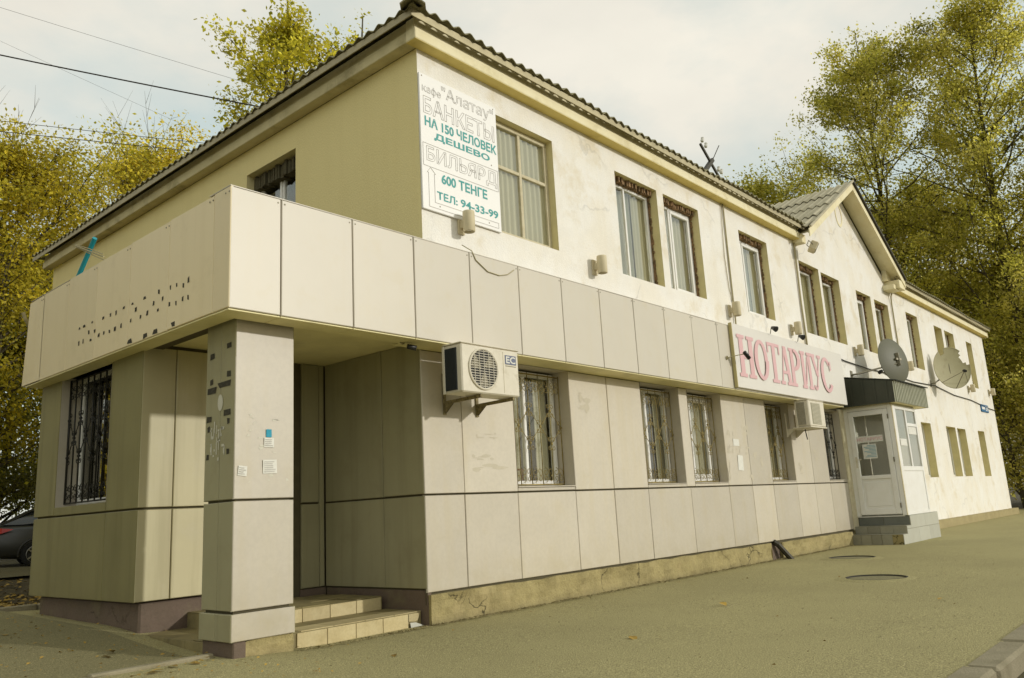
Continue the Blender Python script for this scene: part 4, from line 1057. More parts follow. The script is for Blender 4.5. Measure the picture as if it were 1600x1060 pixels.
# ------------------------------------------------------------------ air conditioners
def air_con(x0, x1, y0, y1, z0, z1, label, fan=True):
    o = MB().bbox(x0, x1, y0, y1-.02, z0, z1, .014).build('air_conditioner', AC_WHITE)
    tag(o, label, 'air conditioner', 'outdoor air conditioner units')
    w, hh = x1-x0, z1-z0
    MB().bbox(x0-.012, x0+.004, y0+.07, y1-.05, z0+.03, z1-.04, .002).build('side_fins', FIN if fan else AC_WHITE, o)
    mb = MB()
    for k in range(14): mb.box(x0-.016, x0-.012, y0+.075+k*.0115, y0+.079+k*.0115, z0+.03, z1-.04)
    mb.build('fin_guard', FIN if fan else GREYMETAL, o)
    MB().bbox(x0-.02, x0+.0, y1-.05, y1-.015, z0, z1-.01, .004).build('rear_frame', AC_WHITE, o)
    MB().bbox(x0-.01, x1+.01, y0-.008, y1-.01, z1, z1+.014, .006).build('top_cover', AC_WHITE, o)
    if fan:
        cx, cz, r = x0+w*.36, z0+hh*.51, hh*.42
        mb = MB(); mb.disc((cx,y0-.002,cz), (r,0,0), (0,0,r), 32); mb.build('fan_opening', DARK, o)
        mb = MB()
        for k in range(3):
            a = k*2*math.pi/3+.4
            p = lambda rr, aa, yy_: (cx+rr*math.cos(aa), yy_, cz+rr*math.sin(aa))
            mb.quad(p(.04,a,y0-.004), p(r*.9,a-.25,y0-.004), p(r*.9,a+.55,y0-.003), p(.05,a+.8,y0-.003))
        mb.build('fan_blades', GREYMETAL, o)
        mb = MB()
        nring = 15
        for k in range(1, nring+1):
            zz_ = cz-r+2*r*k/(nring+1); hw_ = math.sqrt(max(0, r*r-(zz_-cz)**2)); mb.bar((cx-hw_,y0-.014,zz_), (cx+hw_,y0-.014,zz_), .004, .0055)
        for k in range(1, 6):
            xx_ = cx-r+2*r*k/6; hw_ = math.sqrt(max(0, r*r-(xx_-cx)**2)); mb.bar((xx_,y0-.016,cz-hw_), (xx_,y0-.016,cz+hw_), .007, .004)
        pts = [(cx+r*math.cos(t), y0-.008, cz+r*math.sin(t)) for t in np.linspace(0, 2*math.pi, 33)]
        mb.tube(pts, .012, 6, False); mb.build('fan_grille', AC_WHITE, o)
        for sx in (-1, 1):
            pass
        MB().bbox(x0+w*.05, x0+w*.69, y0-.003, y0+.002, z0+hh*.05, z0+hh*.95, .001).build('fan_panel', AC_WHITE, o) if False else None
        MB().box(x0+w*.713, x0+w*.717, y0-.002, y0+.003, z0+.03, z1-.03).build('panel_seam', TRIM, o)
        lp = MB().bbox(x0+w*.75, x0+w*.95, y0-.004, y0+.002, z0+hh*.68, z0+hh*.88, .001).build('logo_plate', mat('logo_blue',(.13,.15,.22),.5), o)
        text_mesh('EC', x0+w*.765, x0+w*.935, z0+hh*.705, z0+hh*.855, y0-.006, PAPER, lp, 'logo', .02)
        MB().box(x0+w*.755, x0+w*.945, y0-.002, y0+.002, z0+hh*.635, z0+hh*.655).build('logo_line', GREYMETAL, o)
    else:
        g_ = MB().bbox(x0+w*.16, x0+w*.72, y0-.006, y0+.004, z0+hh*.08, z0+hh*.9, .002).build('grille_panel', mat('ac_grille',(.34,.32,.22),.6), o)
        mb = MB()
        for k in range(16): zz_ = z0+hh*(.11+.76*k/15); mb.bar((x0+w*.18,y0-.010,zz_), (x0+w*.70,y0-.010,zz_), .005, .006)
        mb.build('grille_bars', AC_WHITE, g_)
    mb = MB()
    for bxx in (x0+w*.33, x0+w*.90) if fan else (x0+w*.2, x0+w*.8):
        br = MB().bbox(bxx-.022, bxx+.022, -.018, -.004, z0-.16, z0+.30, .003).bar((bxx,-.01,z0-.03), (bxx,y0+.02,z0-.022), .03, .035)
        br.poly([(bxx+.008,-.02,z0-.15),(bxx+.008,-.16,z0-.04),(bxx+.008,-.02,z0-.04)]); br.poly([(bxx-.008,-.02,z0-.15),(bxx-.008,-.02,z0-.04),(bxx-.008,-.16,z0-.04)])
        br.build('bracket', RUST if fan else AC_WHITE, o)
    if not fan:
        MB().tube([(x0+w*.45,-.30,z0),(x0+w*.5,-.28,z0-.05),(x0+w*.62,-.25,z0-.12),(x0+w*.66,-.25,z0-.22)], .010, 6).build('drain_hose', WIRE, o)
        MB().bbox(x0-.02, x1+.02, y0-.01, -.2, z0-.028, z0-.006, .004).build('tray', AC_WHITE, o)
    return o
air_con(.03, .94, -.60, -.31, 2.345, 2.865, 'cream air conditioner with round fan grille bracketed left of the first barred window')
air_con(9.36, 10.14, -.55, -.27, 2.38, 2.875, 'smaller white air conditioner hanging under the notary sign', fan=False)

# ------------------------------------------------------------------ satellite dishes
def dish(center, r, normal, m, label, wallpt, torn=False, depth=.12, squash=1.):
    nrm = Vector(normal).normalized(); u = nrm.cross(Vector((0,0,1))).normalized(); v = u.cross(nrm).normalized(); c = Vector(center)
    if v.z < 0: v = -v
    mb = MB(); nr_, na = 8, 40
    P = lambda i, k, b=0.: c+(u*math.cos(2*math.pi*k/na)+v*math.sin(2*math.pi*k/na)*squash)*(r*i/nr_)+nrm*(depth*((i/nr_)**2-1)-b)
    def missing(i, k):
        if not torn: return False
        a = (k % na)/na*360
        return (i >= 6 and 48 < a < 66) or (i == 7 and 66 <= a < 72) or (i >= 7 and 118 < a < 166) or (i == 6 and 132 < a < 154)
    for k in range(na):
        for i in range(nr_):
            if missing(i, k): continue
            if i == 0: mb.poly([P(0,0), P(1,k), P(1,k+1)]); mb.poly([P(0,0,.006), P(1,k+1,.006), P(1,k,.006)])
            else: mb.quad(P(i,k), P(i+1,k), P(i+1,k+1), P(i,k+1)); mb.quad(P(i,k+1,.006), P(i+1,k+1,.006), P(i+1,k,.006), P(i,k,.006))
    o = mb.build('satellite_dish', m, smooth=True); tag(o, label, 'satellite dish')
    arcs = []; cur_ = []
    start = next((k for k in range(na) if missing(7, k)), 0)
    for kk in range(start, start+na):
        if missing(7, kk):
            if cur_: arcs.append(cur_)
            cur_ = []
        else:
            cur_ = cur_ or [P(8,kk)]; cur_.append(P(8,kk+1))
    if cur_: arcs.append(cur_)
    for a_ in arcs: MB().tube(a_, .010, 5, False).build('rim', m, o)
    back = c-nrm*(depth+.03)
    MB().bar(back-v*.16, back+v*.16, .07, .05).bar(back-u*.10, back+u*.10, .05, .05).build('back_plate', GREYMETAL, o)
    w = Vector(wallpt)
    MB().tube([w, w+Vector((0,-.12,0)), back-v*.10+Vector((0,.02,0)), back+v*.12], .022, 8).bbox(w.x-.07, w.x+.07, w.y-.015, w.y, w.z-.10, w.z+.10, .004).build('wall_arm', GREYMETAL, o)
    ft = c+nrm*r*.72-v*r*.30; foot = P(8, int(na*.75))
    MB().tube([foot, ft], .012, 6).tube([P(8,int(na*.75)-5), ft], .008, 6).tube([P(8,int(na*.75)+5), ft], .008, 6).build('feed_arm', GREYMETAL, o)
    MB().lathe([(.0,-.07),(.035,-.07),(.045,-.02),(.03,.05),(0,.05)], ft, (c-ft), 12).bbox(ft.x-.04, ft.x+.04, ft.y-.03, ft.y+.03, ft.z-.05, ft.z+.04, .01).build('receiver', BLACKPLASTIC, o)
    return o
dish((15.15,-.55,4.22), .56, (.30,.945,-.10), DISH, 'dark green round satellite dish above the entrance porch', (14.0,YU,3.86), depth=.10)
dish((21.45,-.42,4.66), .64, (-.60,-.80,.04), DISH_PALE, 'pale rusty satellite dish with torn rim farther along the facade', (20.9,YU,4.20), torn=True, depth=.12)

# ------------------------------------------------------------------ cameras and floodlights
def bullet(loc, aim, base, label, name='security_camera', m=BLACKPLASTIC, L=.15, r=.034):
    p = Vector(loc); d = Vector(aim).normalized()
    o = MB().lathe([(0,-L/2),(r*.9,-L/2),(r,-L/2+.01),(r,L/2),(r*.75,L/2),(r*.7,L/2-.02),(0,L/2-.02)], (0,0,0), d, 14).build(name, m, smooth=True); o.location = p
    tag(o, label, 'camera')
    b = Vector(base)-p
    MB().tube([b, b*.5+Vector((0,-.03,.02)), -d*L*.2], .008, 6).build('arm', WIRE_PALE if name == 'security_camera' else m, o)
    MB().lathe([(0,.0),(.03,.0),(.034,.012)], b, (0,-1,0), 12).build('mount', WIRE_PALE, o)
    return o
bullet((6.80,-.62,3.45), (.62,-.25,-.75), (6.56,-.372,3.42), 'black bullet camera on a wire arm before the first pink letter')
bullet((-.30,-.20,2.845), (.75,-.5,-.2), (-.40,-.16,2.90), 'small dark camera under the canopy soffit at the recess', L=.10, r=.028)
for x, l in ((8.30,'small dark spotlight standing on the left top edge of the notary sign'),(9.55,'small dark spotlight standing on the middle top edge of the notary sign')):
    o = MB().lathe([(0,-.05),(.03,-.045),(.05,.03),(.055,.05),(.045,.052),(0,.045)], (0,0,0), (-.2,-.8,-.45), 14).build('spotlight', BLACKPLASTIC, smooth=True); o.location = (x,-.52,4.13); tag(o, l, 'spotlight', 'spotlights on the notary sign')
    MB().tube([(.0,.02,0),(.02,.06,.05),(.03,.10,-.08)], .008, 6).build('arm', GREYMETAL, o)
o = MB().bbox(-.16,.16,-.10,.06,-.10,.10,.02).build('floodlight', LAMPMAT); o.location = (11.62,-.22,6.50); o.rotation_euler = (.5,0,.5); tag(o, 'square floodlight fixed below the eave at the gable corner', 'floodlight')
MB().bbox(-.13,.13,-.112,-.10,-.075,.075,.004).build('glass', GLASS_DARK, o); MB().tube([(-.165,0,0),(-.17,.12,.05),(.17,.12,.05),(.165,0,0)], .009, 6).build('yoke', GREYMETAL, o)

# ------------------------------------------------------------------ cables and pipes
def cable(name, pts, r, m, label, cat='cable', group=None):
    o = MB().tube(pts, r, 6).build(name, m, smooth=True); return tag(o, label, cat, group)
def sagline(p0, p1, sag, n=20):
    p0, p1 = Vector(p0), Vector(p1)
    return [p0.lerp(p1, i/n)-Vector((0,0,sag*4*(i/n)*(1-i/n))) for i in range(n+1)]
cable('conduit', [(8.06,.095,6.70),(8.06,.10,5.8),(8.05,.098,4.9),(8.02,.085,4.3),(8.0,.08,4.05)], .016, WIRE_PALE, 'thin conduit running down the wall between the paired and single windows')
cable('conduit', [(7.98,.10,6.69),(7.90,.105,5.6),(7.95,.105,4.95),(8.10,.09,4.5)], .007, WIRE_PALE, 'loose thin wire hanging beside the wall conduit')
cable('conduit', [(11.40,.09,6.62),(11.38,.085,6.45),(11.36,.09,5.2),(11.38,.088,4.1)], .022, WIRE_PALE, 'thin pipe running down the wall left of the gable bay')
cable('conduit', [(18.0,.02,6.55),(18.0,.06,6.45),(18.05,.085,6.3),(18.1,.095,5.0),(18.1,.095,4.3)], .02, WIRE_PALE, 'thin pipe running down the wall right of the gable bay')
cable('facade_cable', [(11.95,.09,4.25),(12.6,.085,4.22),(13.6,.09,4.16),(15.2,.09,4.12),(17,.09,4.15),(19,.09,4.10),(21.3,.09,4.16),(23.4,.09,4.02),(25.6,.09,4.0),(28,.09,3.86),(29.18,.09,3.83)], .014, WIRE, 'dark cable strung along the facade past the satellite dishes')
cable('drooping_wire', [(.52,-.20,4.15),(.50,-.372,4.03),(.56,-.375,3.93),(.75,-.375,3.83),(.95,-.374,3.82),(1.10,-.373,3.86),(1.22,-.372,3.94)], .006, WIRE_PALE, 'pale wire drooping over the fascia below the banner')
OC = 'overhead cables'
cable('overhead_cable', sagline((-8.3,15.43,12.17), (1.91,6.16,8.87), .10), .013, WIRE, 'thick dark overhead cable reaching the roof edge', group=OC)
cable('overhead_cable', sagline((-7.,17.6,10.71), (2.30,8.78,8.98), .04), .008, WIRE, 'lower overhead wire of the pair meeting the roof edge at left', group=OC)
cable('overhead_cable', sagline((-7.,17.56,11.02), (2.40,8.42,9.06), .05), .006, WIRE, 'upper overhead wire of the pair meeting the roof edge at left', group=OC)
cable('overhead_cable', sagline((-7.4,17.15,15.14), (4.12,9.75,11.58), .05), .0035, WIRE, 'thin highest overhead wire crossing the sky at left', group=OC)
cable('overhead_cable', sagline((-7.,16.6,15.4), (3.32,11.01,10.5), .05), .0025, WIRE, 'very thin overhead wire slanting down to the left treetops', group=OC)
cable('overhead_cable', sagline((-7.,21.6,9.68), (2.98,10.33,9.01), .04), .004, WIRE, 'low thin overhead wire before the golden trees', group=OC)
# blue pole with wires on the canopy roof
bp = MB().tube([(-2.2,3.28,4.57),(-2.2,4.02,3.94)], .028, 10).build('blue_pole', BLUEPOLE); tag(bp, 'bright blue pole leaning on the flat canopy roof under the left eave', 'pole')
o = MB().tube([(-2.24,3.75,4.59),(-2.24,3.3,4.40),(-2.25,2.86,4.22)], .010, 5).tube([(-2.24,3.77,4.61),(-2.24,3.3,4.43),(-2.26,2.86,4.25)], .006, 5).tube([(-2.23,3.74,4.57),(-2.23,3.3,4.37),(-2.24,2.86,4.18)], .006, 5).build('wire_bundle', WIRE_PALE); tag(o, 'bundle of thin rods crossing the blue pole', 'cable')
MB().box(-2.45,.2,-.3,4.4,3.90,3.93).build('canopy_deck', BACKING, B)
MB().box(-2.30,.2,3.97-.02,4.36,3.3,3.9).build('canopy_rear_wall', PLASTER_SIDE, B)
# curved pale pipe end behind the band's far end
o = MB().tube([(-2.3,4.7,3.70),(-2.40,4.66,3.72),(-2.47,4.62,3.80),(-2.50,4.62,3.88)], .022, 8).build('pipe_end', WIRE_PALE); tag(o, 'short curved pale pipe end sticking out behind the fascia at far left', 'pipe')

# roof antenna bracket with insulators
an = MB().bar((10.9,2.6,8.0), (13.05,2.6,9.98), .10, .10).build('roof_mast', METAL_DARK); tag(an, 'leaning dark roof mast with crossbar and insulators', 'mast')
MB().bar((12.45,2.6,10.25), (13.35,2.6,9.55), .05, .06).build('crossbar', METAL_DARK, an)
MB().tube([(13.0,2.6,9.90),(13.55,2.6,10.55)], .012, 6).build('rod', METAL_DARK, an)
for q in ((12.58,2.6,10.35),(12.75,2.6,10.25),(13.35,2.6,9.75),(13.5,2.6,9.72)):
    MB().lathe([(0,0),(.04,0),(.05,.05),(.03,.08),(.045,.12),(0,.14)], q, (.3,0,1), 10).build('insulator', PAPER, an)

# ------------------------------------------------------------------ papers stuck to things
def paper(x0, x1, z0, z1, y, m, label, rot=0., lines=4):
    o = MB().quad((-(x1-x0)/2,0,-(z1-z0)/2),((x1-x0)/2,-.002,-(z1-z0)/2),((x1-x0)/2,0,(z1-z0)/2),(-(x1-x0)/2,-.004,(z1-z0)/2)).build('paper_notice', m)
    o.location = ((x0+x1)/2, y, (z0+z1)/2); o.rotation_euler = (0, rot, 0); tag(o, label, 'notice')
    if lines:
        mb = MB(); w, hh = x1-x0, z1-z0
        for k in range(lines):
            zc = hh/2-hh*(k+1)/(lines+1); mb.box(-w*.40, w*.40*random.uniform(.3,1), -.006, -.005, zc-.003, zc+.003)
        mb.build('printed_lines', PRINT, o)
    return o
paper(-1.925, -1.870, 1.865, 1.935, -.056, PRINT_BLUE, 'small blue sticker on the corner pillar', 0, 0)
paper(-1.945, -1.845, 1.775, 1.86, -.056, PAPER, 'white note right below the blue sticker on the pillar', .0)
paper(-1.955, -1.815, 1.545, 1.665, -.056, PAPER, 'larger crumpled white notice low on the right of the pillar', -.03, 6)
paper(-2.195, -2.11, 1.525, 1.61, -.056, PAPER, 'small tilted white note at the left edge of the pillar', .10)
paper(7.20, 7.42, 2.00, 2.12, -.004, PAPER, 'upper white paper scrap between the barred windows', .02, 0)
paper(7.30, 7.50, 1.58, 1.84, -.004, PAPER, 'lower torn white paper scrap between the barred windows', .06, 0)

# ------------------------------------------------------------------ manholes
def manhole(x, y, label):
    z = h(x, y)
    o = MB().lathe([(0,.007),(.30,.007),(.352,.006)], (0,0,0), (0,0,1), 40).build('manhole_cover', DUSTIRON); o.location = (x, y, z); tag(o, label, 'manhole')
    MB().lathe([(.350,.006),(.354,.022),(.368,.023),(.375,.021)], (0,0,0), (0,0,1), 40).build('rim', IRON, o, smooth=False)
    MB().lathe([(.375,.021),(.46,.008),(.52,-.004)], (0,0,0), (0,0,1), 40).build('asphalt_collar', ASPHALT, o, smooth=True)
    return o
manhole(8.62, -1.25, 'dark manhole cover nearer the facade, left of the porch steps'); manhole(5.28, -2.73, 'dark manhole cover farther out on the asphalt')

# ------------------------------------------------------------------ parked car
def car():
    z0 = .50; root = empty('parked_car', (1.82, 16.75, h(1.82,16.75)-.04)); root.rotation_euler = (0,0,R(-14))
    tag(root, 'dark grey sedan with red tail light parked behind the left corner', 'car')
    paint = mat('car_paint', (.028,.029,.027), .28, spec=.6); tyre = mat('tyre', (.012,.012,.011), .9); rim = mat('rim', (.35,.34,.31), .35, metal=.8)
    red = mat('tail_red', (.45,.02,.02), .25, spec=.6); carglass = mat('car_glass', (.02,.022,.02), .08, spec=.8)
    # body lofted through stations along the length: (x, half width, z bottom, z shoulder, z top, top half width)
    S = [(-1.02,.60,.42,.80,.90,.50),(-.98,.74,.30,.86,1.00,.62),(-.80,.84,.24,.90,1.06,.70),(-.40,.88,.20,.93,1.06,.72),(.1,.89,.20,.95,1.03,.74),(1.0,.90,.20,.93,.99,.76),(2.0,.90,.20,.91,.97,.76),(2.7,.88,.20,.88,.94,.74),(3.3,.84,.24,.80,.86,.68),(3.50,.66,.34,.66,.72,.52)]
    mb = MB(); rings = []
    for x, w, zb, zs, zt, tw in S:
        half = [(0,zb),(w*.85,zb),(w*.97,zb+.12),(w,(zb+zs)/2),(w*.97,zs),(tw,zt),(0,zt+.02)]
        ring = [(x,-y,z) for y, z in half]+[(x,y,z) for y, z in half[::-1][1:-1]]
        rings.append(ring)
    n = len(rings[0]); 
    for r in rings: mb.v += r
    for i in range(len(rings)-1):
        for k in range(n): mb.f.append((i*n+k, i*n+(k+1)%n, (i+1)*n+(k+1)%n, (i+1)*n+k))
    mb.f.append(tuple(range(n))); mb.f.append(tuple(range((len(rings)-1)*n, len(rings)*n))[::-1])
    body = fixn(mb.build('body', paint, root, smooth=True)); md = body.modifiers.new('s', 'SUBSURF'); md.levels = md.render_levels = 2
    # cabin
    mb = MB(); C = [(-.72,.70,1.04,.66,1.05),(-.15,.74,1.03,.60,1.36),(.45,.76,1.01,.58,1.46),(1.2,.76,.99,.58,1.46),(1.75,.74,.98,.58,1.32),(2.35,.70,.96,.64,.97)]
    rings = [[(x,-w,zb),(x,-tw,zt),(x,0,zt+.03),(x,tw,zt),(x,w,zb)] for x, w, zb, tw, zt in C]
    for r in rings: mb.v += r
    for i in range(len(rings)-1):
        for k in range(4): mb.f.append((i*5+k, i*5+k+1, (i+1)*5+k+1, (i+1)*5+k))
    fixn(mb.build('cabin', carglass, root, smooth=True))
    mb = MB()
    for i in range(len(C)-1):
        a, b = C[i], C[i+1]
        for s in (-1, 1): mb.bar((a[0],s*a[3]*1.01,a[4]+.005), (b[0],s*b[3]*1.01,b[4]+.005), .07, .05)
    mb.quad((-.15,-.60,1.375),(.45,-.58,1.475),(.45,.58,1.475),(-.15,.60,1.375)).quad((.45,-.58,1.475),(1.2,-.58,1.475),(1.2,.58,1.475),(.45,.58,1.475))
    mb.quad((.45,-.3,1.49),(1.2,-.3,1.49),(1.2,.3,1.49),(.45,.3,1.49)); mb.bar((.85,-.77,1.0),(.85,-.60,1.45),.06,.03); mb.bar((.85,.77,1.0),(.85,.60,1.45),.06,.03)
    mb.build('roof', paint, root)
    for wx in (0., 2.62):
        for s in (-1, 1):
            w = MB().lathe([(.20,-.09),(.29,-.10),(.315,-.07),(.315,.07),(.29,.10),(.20,.09)], (0,0,0), (0,1,0), 28).build('wheel', tyre, root, smooth=True, loc=(wx, s*.80, .315))
            mb = MB().lathe([(.205,.0),(.205,s*.085),(.19,s*.09),(.19,s*.05)], (0,0,0), (0,1,0), 28)
            for k in range(5):
                a = k*2*math.pi/5; mb.bar((.03*math.cos(a),s*.07,.03*math.sin(a)), (.195*math.cos(a),s*.08,.195*math.sin(a)), .05, .03)
            mb.lathe([(0,s*.09),(.05,s*.085),(.055,s*.05)], (0,0,0), (0,1,0), 14); mb.build('rim', rim, w)
            MB().disc((0,s*.03,0), (.19,0,0), (0,0,.19), 24).build('brake_shadow', BLACKPLASTIC, w)
            pts = [(wx+.36*math.cos(t), s*.885, .315+.36*math.sin(t)) for t in np.linspace(-.15, math.pi+.15, 16)]
            MB().tube(pts, .025, 6).build('wheel_arch', BLACKPLASTIC, root)
    for s in (-1, 1):
        mb = MB(); q = [(-1.03,.45),(-1.0,.66),(-.90,.80),(-.72,.885),(-.50,.905)]
        up = [.97,.98,.975,.96,.93]; lo = [.80,.79,.80,.84,.92]
        for i in range(4): mb.quad((q[i][0]-.012,s*(q[i][1]+.012),lo[i]), (q[i+1][0]-.01,s*(q[i+1][1]+.014),lo[i+1]), (q[i+1][0]-.01,s*(q[i+1][1]+.004),up[i+1]), (q[i][0]-.012,s*(q[i][1]+.004),up[i]))
        mb.build('tail_light', red, root)
        MB().bar((.35,s*.90,.88),(2.2,s*.905,.86),.012,.02).build('belt_trim', GREYMETAL, root)
    MB().bbox(-1.07,-.96,-.72,.72,.34,.50,.03).build('bumper', paint, root)
    return root
car()

# ------------------------------------------------------------------ trees
def add_leaves(name, pts, cl, size, parent, palette, n):
    """pts: cluster centres (k,3), cl: cluster spread; n leaves as bent two-triangle blades"""
    k = len(pts); idx = rng.integers(0, k, n)
    c = pts[idx]+rng.normal(0, 1, (n,3))*cl[idx][:,None]*np.array([1,1,.75])
    nn = rng.normal(0,1,(n,3))*.62+np.array([to_sun.x*.55, to_sun.y*.55, .55]); nn /= np.linalg.norm(nn,axis=1)[:,None]
    d = rng.normal(0,1,(n,3)); d -= (d*nn).sum(1)[:,None]*nn; d /= np.linalg.norm(d,axis=1)[:,None]
    e = np.cross(nn, d)
    s = size*rng.uniform(.45,1.5,n)[:,None]
    v = np.stack([c-d*s*.5, c+e*s*.36, c+d*s*.55, c-e*s*.36],1).reshape(-1,3)
    me = bpy.data.meshes.new(name); me.vertices.add(n*4); me.vertices.foreach_set('co', v.ravel())
    me.loops.add(n*4); me.loops.foreach_set('vertex_index', np.arange(n*4, dtype=np.int32))
    me.polygons.add(n); me.polygons.foreach_set('loop_start', np.arange(0,n*4,4,dtype=np.int32)); me.polygons.foreach_set('loop_total', np.full(n,4,dtype=np.int32))
    me.update(); me.validate()
    pal = np.array(palette); clh = rng.uniform(0,1,k); clv = rng.uniform(.62,1.18,k); t = np.clip(clh[idx]*.62+rng.uniform(0,1,n)*.5-.06,0,.999)
    seg = t*(len(pal)-1); i0 = seg.astype(int); fr = (seg-i0)[:,None]
    colr = pal[i0]*(1-fr)+pal[np.minimum(i0+1,len(pal)-1)]*fr; colr *= (rng.uniform(.7,1.2,n)*clv[idx])[:,None]
    colr = np.concatenate([np.repeat(colr,4,axis=0), np.ones((n*4,1))],1).astype(np.float32)
    at = me.color_attributes.new('leafcol','FLOAT_COLOR','POINT'); at.data.foreach_set('color', colr.ravel())
    o = bpy.data.objects.new(name, me); col.objects.link(o); me.materials.append(LEAF); o.parent = parent; return o

GREEN = [(.24,.245,.034),(.40,.38,.065),(.58,.52,.13),(.76,.66,.24)]
OLIVE = [(.21,.215,.026),(.39,.37,.05),(.57,.515,.095),(.76,.68,.24)]
DARKG = [(.085,.095,.016),(.16,.165,.03),(.27,.26,.05),(.42,.37,.09)]
GOLDEN = [(.22,.21,.022),(.46,.41,.035),(.66,.545,.055),(.82,.66,.11)]
LIME = [(.24,.24,.02),(.42,.39,.03),(.60,.53,.05),(.74,.65,.08)]
def tree(name, label, base, height, rad, n, palette, size=.12, t0=.25, shape='oval', limbs=34, lean=(0,0), group=None, trunk_r=None, cat='tree', elev=(25,60), spread=.42, bare=0):
    root = empty(name, base); tag(root, label, cat, group)
    tr = trunk_r or height*.012
    wob = [random.uniform(-.25,.25) for _ in range(8)]
    def axisp(t): return Vector((lean[0]*t+wob[0]*math.sin(t*5+wob[1]*9), lean[1]*t+wob[2]*math.sin(t*4+wob[3]*9), height*.97*t))
    trunk = MB().tube([axisp(i/12) for i in range(13)], [tr*(1.25-1.15*i/12) for i in range(13)], 8)
    br = MB(); cen = []; cls = []
    for i in range(limbs):
        t = t0+(1-t0)*((i+random.random())/limbs); s = (t-t0)/(1-t0)
        prof = {'oval': math.sin(math.pi*min(.97,.14+.86*s))**.7, 'cone': (1-s)**.75*.95+.12, 'poplar': math.sin(math.pi*(.16+.80*s))**.8, 'round': math.sqrt(max(0.03,1-(1.9*s-.95)**2))}[shape]
        L = rad*prof*random.uniform(.62,1.18); az = i*2.399+random.uniform(-.5,.5); el = R(random.uniform(*elev))
        d = Vector((math.cos(az)*math.cos(el), math.sin(az)*math.cos(el), math.sin(el)))
        p0 = axisp(t*.92); P_ = lambda q: p0+d*L*q+Vector((0,0,.10*L*q*q))+Vector((math.sin(i+q*3)*.12*L*q, math.cos(i*2+q*3)*.12*L*q, 0))
        br.tube([P_(q) for q in (0,.3,.6,.85,1.)], [tr*.38*(1-.7*s)+.012, tr*.28*(1-.7*s)+.01, .02, .012, .006], 5)
        for q in (.40,.62,.82,1.0):
            cen.append(tuple(P_(q))); cls.append(spread*(.7+.5*random.random())*(.75+.1*L/ max(rad,.1)))
        for b in range(4):
            q = random.uniform(.35,.95); a2 = random.uniform(0,6.28); dd = (d+Vector((math.cos(a2),math.sin(a2),random.uniform(-.2,.6)))*.9).normalized(); l2 = L*random.uniform(.22,.45)
            p = P_(q); br.tube([p, p+dd*l2*.5, p+dd*l2+Vector((0,0,.05))], [.018,.012,.005], 4)
            for q2 in (.55,1.0): cen.append(tuple(p+dd*l2*q2)); cls.append(spread*random.uniform(.45,.85))
    for b in range(bare):
        az = random.uniform(0,6.28); p = axisp(random.uniform(.75,.95)); dd = Vector((math.cos(az)*.5,math.sin(az)*.5,1)).normalized(); l2 = rad*random.uniform(.5,.8)
        
        br.tube([p, p+dd*l2*.5, p+dd*l2], [.012,.007,.003], 4)
        for q in (.5,.7,.85):
            d3 = (dd+Vector((random.uniform(-.8,.8),random.uniform(-.8,.8),random.uniform(-.2,.4)))).normalized(); pp = p+dd*l2*q
            br.tube([pp, pp+d3*l2*.3], [.006,.002], 4)
    cen.append(tuple(axisp(1.0))); cls.append(spread*.5)
    trunk.build('trunk', BARK, root, smooth=True); br.build('branches', BARK, root, smooth=True)
    add_leaves('crown', np.array(cen), np.array(cls), size, root, palette, n); return root

# right, behind and beyond the far end
GR = 'trees beyond the right end'
tree('poplar_tree', 'tall airy poplar rising right behind the gable roof', (40.3,5.9,0), 25.6, 6.6, 72000, OLIVE, .125, .16, 'poplar', 84, (-4.6,-1.2), GR, elev=(18,55), spread=.46, trunk_r=.20)
tree('poplar_tree', 'broad tall poplar at the top right corner of the view', (39.8,.8,0), 26., 6.2, 78000, OLIVE, .12, .12, 'poplar', 86, (-4.0,-1.4), GR, elev=(15,55), spread=.50, trunk_r=.20)
tree('poplar_tree', 'poplar crossing the right frame edge behind the far facade corner', (40.5,-2.8,0), 21., 5.4, 58000, OLIVE, .12, .08, 'poplar', 76, (-2.6,-1.2), GR, elev=(12,55), spread=.50, trunk_r=.18)
tree('broadleaf_tree', 'olive tree filling the gap behind the right roof slope', (43.0,4.6,0), 18.5, 6.0, 56000, OLIVE, .14, .06, 'oval', 74, (-2.4,0), GR, elev=(8,50), spread=.58, trunk_r=.16)
tree('broadleaf_tree', 'dark dense tree right behind the far eave end', (42.5,.8,0), 13., 4.6, 42000, GREEN, .13, .05, 'oval', 54, (-1.0,0), GR, elev=(5,50), spread=.65, trunk_r=.14)
tree('broadleaf_tree', 'dark shrubby tree standing low beside the far building corner', (37.4,1.2,0), 9.0, 3.0, 26000, GREEN, .11, .03, 'oval', 50, (0,0), GR, elev=(0,50), spread=.5)
tree('broadleaf_tree', 'low dark bush at the right frame edge beyond the pavement', (36.4,-1.6,0), 6.5, 2.6, 18000, GREEN, .10, .02, 'oval', 42, (0,0), GR, elev=(0,50), spread=.45)
tree('broadleaf_tree', 'small treetop showing over the roof left of the gable', (36.2,11.5,0), 19.2, 4.6, 26000, OLIVE, .14, .45, 'oval', 42, (-1.2,-.5), elev=(25,60), spread=.55)
tree('broadleaf_tree', 'distant dark tree closing the view behind the right trees', (52,8,0), 15., 6., 26000, GREEN, .24, .04, 'oval', 40, (0,0), GR, elev=(5,50), spread=.9)
tree('broadleaf_tree', 'far dark tree low between the right trunks', (50,0,0), 12., 6., 24000, GREEN, .24, .04, 'oval', 40, (0,0), GR, elev=(5,50), spread=.9)
